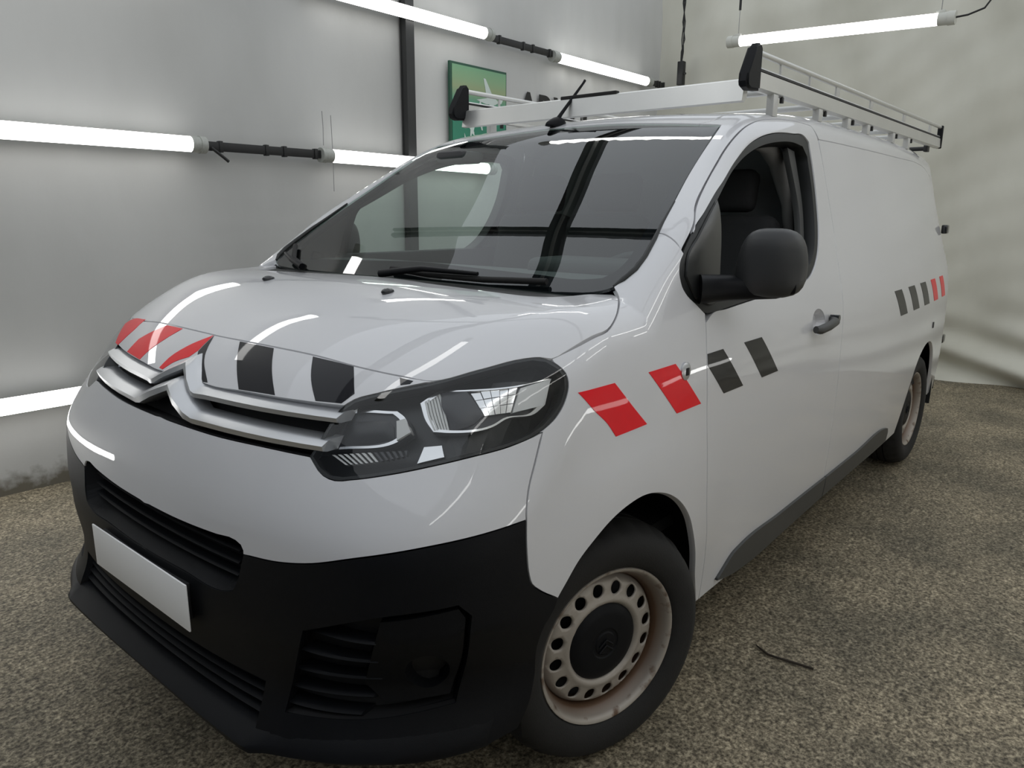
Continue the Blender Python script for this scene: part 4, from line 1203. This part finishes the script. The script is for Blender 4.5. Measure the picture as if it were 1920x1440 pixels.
# ------------------------------------------------------------------ wheels
R_T = .336
def disc_y(r):
    return float(np.interp(r, [.106, .111, .118, .125, .132, .146, .164, .175, .182, .1885], [.034, .026, .0185, .019, .0235, .026, .029, .035, .046, .056]))
def wheel(x, y, z, rot, flip):
    w = bmesh.new()
    prof = [(.2215, .006), (.2225, -.001), (.2205, -.0055), (.2150, -.0050), (.2105, .000), (.2065, .010), (.2030, .020), (.1960, .030), (.1905, .042), (.1885, .062), (.1880, .10), (.195, .17), (.215, .185)]
    lathe_y(w, prof, 96)
    wh = bm_obj('wheel_rim', w, M['rim'], van, autos=50)
    # pierced disc: sixteen round holes
    nh = 16; n = 96
    outer = np.array([(.1885 * math.cos(2 * PI * k / n), .1885 * math.sin(2 * PI * k / n)) for k in range(n)])
    hl = [np.array([(.106 * math.cos(2 * PI * k / 64), .106 * math.sin(2 * PI * k / 64)) for k in range(64)])]
    for h in range(nh):
        a = 2 * PI * (h + .35) / nh; c = (.1535 * math.cos(a), .1535 * math.sin(a))
        hl.append(np.array([(c[0] + .0180 * math.cos(2 * PI * k / 20), c[1] + .0180 * math.sin(2 * PI * k / 20)) for k in range(20)]))
    ov, tris, loops = fill(outer, hl, .008)
    rr = np.hypot(ov[:, 0], ov[:, 1])
    yy = np.array([disc_y(r) for r in rr])
    V = np.stack([ov[:, 0], yy, ov[:, 1]], 1); T = [tuple(t) for t in tris]
    V = V.tolist()
    for lp in loops[1:]:
        b = len(V); k = len(lp)
        for i in lp: V.append([V[i][0], V[i][1] + .006, V[i][2]])
        for i in range(k): T.append((lp[i], lp[(i + 1) % k], b + (i + 1) % k, b + i))
    mesh_obj('wheel_disc', V, T, M['rim'], wh)
    t = bmesh.new(); n = 120
    tp = [(.2215, .004), (.2255, -.006), (.238, -.014), (.258, -.0205), (.283, -.0215), (.303, -.014), (.315, -.002), (.3235, .012), (.3290, .026), (.3340, .036), (R_T, .050), (R_T, .062), (.329, .064), (.329, .070), (R_T, .072), (R_T, .098), (.329, .100), (.329, .107), (R_T, .109), (R_T, .136), (.329, .138), (.329, .144), (R_T, .146), (.3335, .170), (.322, .190), (.29, .204), (.24, .196), (.2215, .180)]
    lathe_y(t, tp, n)
    for v in t.verts:
        r = math.hypot(v.co.x, v.co.z)
        if r > .318 and (.0 < v.co.y < .060 or .150 < v.co.y < .19):
            k = int(round((math.atan2(v.co.z, v.co.x) % (2 * PI)) / (2 * PI / n))) % 4
            if k == 0:
                f = (r - .0075) / r; v.co.x *= f; v.co.z *= f
    bm_obj('tyre', t, M['rubber'], wh, autos=42)
    c = bmesh.new()
    lathe_y(c, [(.0, .014), (.030, .0145), (.034, .0175), (.040, .0175), (.044, .015), (.080, .017), (.100, .021), (.1095, .029), (.1100, .042)], 64)
    hc = bm_obj('hub_cap', c, M['black_plastic'], wh, autos=30)
    for k in range(2):   # raised chevrons on the cap
        z0 = .006 - .016 * k
        pts = [(-.022, .0125, z0 - .012), (0, .0120, z0 + .006), (.022, .0125, z0 - .012)]
        tube('cap_chevron', pts, .003, M['black_plastic'], wh, 6)
    d = bmesh.new(); lathe_y(d, [(0, .075), (.178, .075), (.178, .10), (0, .10)], 40)
    bm_obj('brake_disc', d, M['dark'], wh, autos=40)
    wh.location = (x, y, z)
    wh.rotation_euler = (0, 0, rot + (PI if flip else 0))
    return wh
ST = math.radians(-18.17)
wheel(.881, -.882, R_T, ST, False)
wheel(.881, .882, R_T, ST, True)
wheel(4.156, -.888, R_T, 0, False)
wheel(4.156, .888, R_T, 0, True)

# ------------------------------------------------------------------ mirrors
def door_mirror(s, folded=False):
    bm = bmesh.new()
    bmesh.ops.create_cube(bm, size=2.0)
    bmesh.ops.subdivide_edges(bm, edges=bm.edges[:], cuts=7, use_grid_fill=True)
    cx, cy, cz = 1.375, 1.040, 1.332
    for v in bm.verts:
        x, y, z = v.co
        p = 3.4
        L = (abs(x) ** p + abs(y) ** p + abs(z) ** p) ** (1 / p)
        x, y, z = x / L, y / L, z / L
        hx, hy, hz = .065, .095, .093
        wy = 1 - .10 * max(0, z) - .02 * max(0, -z)
        oy = y * hy * wy - .012 * z * (y < 0) * 0
        inn = .011 * (z + 1) * (abs(y) if y < 0 else -.2 * y)
        xo = x * hx * (1 - .25 * y * y) if x < 0 else x * hx * .7
        if folded:   # swung back against the door
            v.co = Vector((cx + .10 + (oy + inn) * 1.0, s * (.985 - xo * .8), cz + z * hz))
        else:
            v.co = Vector((cx + xo + .012 * y, s * (cy + oy + inn), cz + z * hz))
    mr = bm_obj('door_mirror', bm, M['grey_plastic_dark'], van)
    # lower tray and arm to the door
    a = bmesh.new()
    def ring(x, y, z, rx, rz, n=16):
        return [a.verts.new((x + rx * math.cos(2 * PI * k / n) * .75, s * (y - rx * .5 * math.cos(2 * PI * k / n)), z + rz * math.copysign(abs(math.sin(2 * PI * k / n)) ** .7, math.sin(2 * PI * k / n)))) for k in range(n)]
    st = [(1.235, .905, 1.262, .055, .040), (1.285, .925, 1.262, .052, .038), (1.34, .948, 1.262, .046, .036), (1.42, .965, 1.265, .040, .034), (1.52, .975, 1.270, .034, .026)] if folded else [(1.235, .905, 1.262, .055, .040), (1.285, .925, 1.262, .052, .038), (1.33, .950, 1.262, .048, .036), (1.362, 1.00, 1.266, .046, .036), (1.375, 1.06, 1.268, .044, .032), (1.380, 1.105, 1.274, .036, .024)]
    rg = [ring(*q) for q in st]
    for p, q in zip(rg, rg[1:]):
        for k in range(16): a.faces.new((p[k], p[(k + 1) % 16], q[(k + 1) % 16], q[k]))
    a.faces.new(rg[0]); a.faces.new(rg[-1])
    bm_obj('mirror_arm', a, M['black_plastic'], mr, autos=60)
    if folded: return mr
    g = bmesh.new(); bm_box(g, (1.416, min(s * .985, s * 1.105), 1.27), (1.4215, max(s * .985, s * 1.105), 1.39), .0015)
    bm_obj('mirror_glass', g, M['mirror'], mr, autos=40)
    return mr
M['grey_plastic_dark'] = pbr('dark_grey_mirror_plastic', (0.026, 0.027, 0.028), 0.45, noise=(8, 0.1), bump=(500, 0.08))
door_mirror(-1); door_mirror(1, True)

# ------------------------------------------------------------------ antenna
pz = Plane((0, 0, 1)); aq = pz.lift(np.array(pz.to2(np.array([[1.90, .098, 1.9]]))))[0]
bm = bmesh.new(); bmesh.ops.create_icosphere(bm, subdivisions=3, radius=1)
for v in bm.verts:
    f_ = .55 + .45 * max(0, v.co.x * .6 + .4)
    v.co = Vector((aq[0] + v.co.x * .068, aq[1] + v.co.y * .030 * f_, aq[2] - .004 + max(0, v.co.z) * .055 * f_))
an = bm_obj('roof_antenna', bm, M['black_plastic'], van)
tube('antenna_rod', [(aq[0] + .01, aq[1], aq[2] + .025), (aq[0] + .03, aq[1] - .004, aq[2] + .05), (2.035, .062, 1.985), (2.045, .060, 1.998)], [.010, .0075, .005, .0055], M['black_plastic'], an, 10)

# ------------------------------------------------------------------ roof rack
rack = empty('roof_rack', (2.0, 0, 1.84), van)
rk = lambda x: (x[0] - 2.0, x[1], x[2] - 1.84)
def rbox(name, lo, hi, mat, bevel=.003): return box(name, rk(lo), rk(hi), mat, rack, bevel)
def plate(name, sec, x0, x1, mat, s):
    """profile of (y, z) swept along x"""
    bm = bmesh.new()
    a = [bm.verts.new(rk((x0, s * y, z))) for y, z in sec]; b = [bm.verts.new(rk((x1, s * y, z))) for y, z in sec]
    k = len(sec)
    for i in range(k): bm.faces.new((a[i], a[(i + 1) % k], b[(i + 1) % k], b[i]))
    bm.faces.new(a); bm.faces.new(b[::-1])
    return bm_obj(name, bm, mat, rack, smooth=False)
for s in (-1, 1):
    plate('side_rail', [(.672, 1.886), (.690, 1.884), (.704, 1.892), (.700, 1.945), (.690, 1.950), (.680, 1.948), (.684, 1.90), (.672, 1.895)], 2.0, 4.965, M['aluminium'], s)
    plate('rail_groove', [(.682, 1.949), (.6975, 1.949), (.6975, 1.957), (.682, 1.957)], 2.0, 4.965, M['black_metal'], s)
    plate('upper_strip', [(.678, 1.957), (.6975, 1.957), (.694, 1.962), (.680, 1.962)], 2.0, 4.965, M['aluminium'], s)
    tube('top_rail', [rk((2.0, s * .690, 2.006)), rk((4.96, s * .690, 2.016))], .0105, M['aluminium'], rack, 12)
    for x in (2.22, 2.53, 2.86, 3.38, 4.02, 4.66):
        rbox('rail_post', (x, s * .690 - .004, 1.958), (x + (.045 if x > 2.8 else .010), s * .690 + .004, 2.002), M['alu_dull'], .001)
    # front end cap: tapered black moulding
    bm = bmesh.new()
    side = [(2.003, 1.880), (2.003, 2.018), (1.988, 2.032), (1.968, 2.030), (1.955, 2.015), (1.900, 1.925), (1.890, 1.900), (1.898, 1.882), (1.925, 1.874)]
    a = [bm.verts.new(rk((x, s * .675, z))) for x, z in side]; b = [bm.verts.new(rk((x, s * .712, z))) for x, z in side]
    k = len(side)
    for i in range(k): bm.faces.new((a[i], a[(i + 1) % k], b[(i + 1) % k], b[i]))
    fa = bm.faces.new(a); fb = bm.faces.new(b[::-1])
    bmesh.ops.bevel(bm, geom=[e for f in (fa, fb) for e in f.edges], offset=.008, segments=3, affect='EDGES')
    bm_obj('end_cap', bm, M['black_plastic'], rack, autos=40)
    rbox('end_cap', (4.960, s * .692 - .016, 1.884), (4.985, s * .692 + .016, 2.026), M['black_plastic'], .006)
    for x in (2.17, 2.66, 3.05, 3.36, 3.83, 4.16):
        zr = float(pz.lift(pz.to2(np.array([[x, .682, 1.8]])))[0][2])
        rbox('rack_foot', (x - .022, s * .690 - .014, zr - .01), (x + .022, s * .690 + .014, 1.888), M['alu_dull'], .003)
        rbox('clamp_bolt', (x + .07, s * .694 - .006, 1.866), (x + .086, s * .694 + .006, 1.888), M['black_metal'], .002)
# front deflector plate and cross bars
fd = bmesh.new()
sec = [(1.962, 1.848), (1.985, 1.845), (2.000, 1.857), (2.010, 1.922), (1.995, 1.925), (1.977, 1.918)]
a = [fd.verts.new(rk((x, -.664, z))) for x, z in sec]; b = [fd.verts.new(rk((x, .690, z))) for x, z in sec]
for i in range(len(sec)): fd.faces.new((a[i], a[(i + 1) % len(sec)], b[(i + 1) % len(sec)], b[i]))
fd.faces.new(a); fd.faces.new(b[::-1])
bm_obj('front_deflector', fd, M['aluminium'], rack, smooth=False)
rbox('rubber_pad', (1.980, -.135, 1.919), (2.006, .137, 1.9335), M['rubber'], .003)
for x in (2.17, 2.66, 3.05, 3.36, 3.83, 4.16):
    rbox('cross_bar', (x - .018, -.675, 1.888), (x + .018, .675, 1.908), M['aluminium'], .003)
tube('rear_roller', [rk((4.76, -.66, 1.872)), rk((4.76, .62, 1.872))], .013, M['black_metal'], rack, 12)
for s in (-1, 1):
    rbox('roller_bracket', (4.73, s * .668 - .012, 1.852), (4.79, s * .668 + .012, 1.892), M['black_metal'], .004)

# ------------------------------------------------------------------ cabin
dsh = bmesh.new()
sec = [(1.06, 1.20), (1.12, 1.262), (1.25, 1.275), (1.40, 1.27), (1.50, 1.235), (1.54, 1.16), (1.52, 1.0), (1.45, .75), (1.06, .75)]
a = [dsh.verts.new((x, -.80, z)) for x, z in sec]; b = [dsh.verts.new((x, .80, z)) for x, z in sec]
for i in range(len(sec)): dsh.faces.new((a[i], a[(i + 1) % len(sec)], b[(i + 1) % len(sec)], b[i]))
dsh.faces.new(a); dsh.faces.new(b[::-1])
dash = bm_obj('dashboard', dsh, M['dash'], van, autos=30)
box('instrument_hood', (1.34, -.62, 1.24), (1.56, -.20, 1.315), M['cabin'], dash, bevel=.03, seg=3)
bm = bmesh.new()
pts = [(.185 * math.cos(t), .185 * math.sin(t)) for t in np.linspace(0, 2 * PI, 41)]
tube_path(bm, [Vector((1.66 + v * math.sin(.6), -.40 + u, 1.16 + v * math.cos(.6))) for u, v in pts], .016, 8, caps=False)
tube_path(bm, [Vector((1.66, -.58, 1.16)), Vector((1.64, -.40, 1.15)), Vector((1.66, -.22, 1.16))], [.018, .05, .018], 8)
bm_obj('steering_wheel', bm, M['cabin'], van, autos=60)
box('cabin_floor', (1.10, -.82, .52), (2.56, .82, .56), M['cabin'], van)
bz = np.concatenate([np.linspace(.5, 1.72, 14)]); by = halfw(bz) - .06
bsec = [(-y, z) for y, z in zip(by, bz)] + [(-.58, 1.80), (0, 1.83), (.58, 1.80)] + [(y, z) for y, z in zip(by[::-1], bz[::-1])]
bk = bmesh.new(); a = [bk.verts.new((2.54, y, z)) for y, z in bsec]; b = [bk.verts.new((2.57, y, z)) for y, z in bsec]
for i in range(len(bsec)): bk.faces.new((a[i], a[(i + 1) % len(bsec)], b[(i + 1) % len(bsec)], b[i]))
bk.faces.new(a); bk.faces.new(b[::-1]); bm_obj('bulkhead', bk, M['bulkhead'], van, smooth=False)
hl_ = bmesh.new()
nn = 14
for i in range(nn + 1):
    for j in range(9): pass
pzz = Plane((0, 0, 1)); G = np.array([(x, y) for x in np.linspace(1.95, 2.55, nn) for y in np.linspace(-.66, .66, 13)])
L3 = pzz.lift(pzz.to2(np.stack([G[:, 0], G[:, 1], G[:, 0] * 0], 1)), -.035)
mesh_obj('headlining', L3, [(i * 13 + j, i * 13 + j + 1, (i + 1) * 13 + j + 1, (i + 1) * 13 + j) for i in range(nn - 1) for j in range(12)], M['cabin_lt'], van)
hl_.free()
def seat(y, w):
    st = box('cabin_seat', (1.72, y - w / 2, .80), (2.20, y + w / 2, .95), M['seat'], van, bevel=.05, seg=3)
    box('seat_base', (1.80, y - w / 2 + .05, .56), (2.15, y + w / 2 - .05, .80), M['cabin'], st)
    mt4 = Matrix.Translation((2.17, 0, .92)) @ Matrix.Rotation(math.radians(14), 4, 'Y') @ Matrix.Translation((-2.17, 0, -.92))
    bm = bmesh.new(); bm_box(bm, (2.10, y - w / 2, .92), (2.23, y + w / 2, 1.47), .05, 3, mt4); bm_obj('backrest', bm, M['seat'], st, autos=50)
    bm = bmesh.new(); bm_box(bm, (2.13, y - .13, 1.49), (2.22, y + .13, 1.66), .035, 3, mt4); bm_obj('headrest', bm, M['seat'], st, autos=50)
    return st
seat(-.46, .50); seat(.08, .42); seat(.50, .42)
# beige belt anchor and trim on the near door pillar, sun visor edge
tube('pillar_trim', [(1.98, -.66, 1.735), (2.22, -.66, 1.72), (2.32, -.67, 1.66), (2.38, -.70, 1.50), (2.40, -.72, 1.30)], [.02, .035, .035, .022, .02], M['cabin_lt'], van, 10)
box('door_card', (1.34, -.87, .60), (2.36, -.82, 1.235), M['cabin'], doors[0], bevel=.015)
box('door_card', (1.34, .82, .60), (2.36, .87, 1.285), M['cabin'], doors[1], bevel=.015)
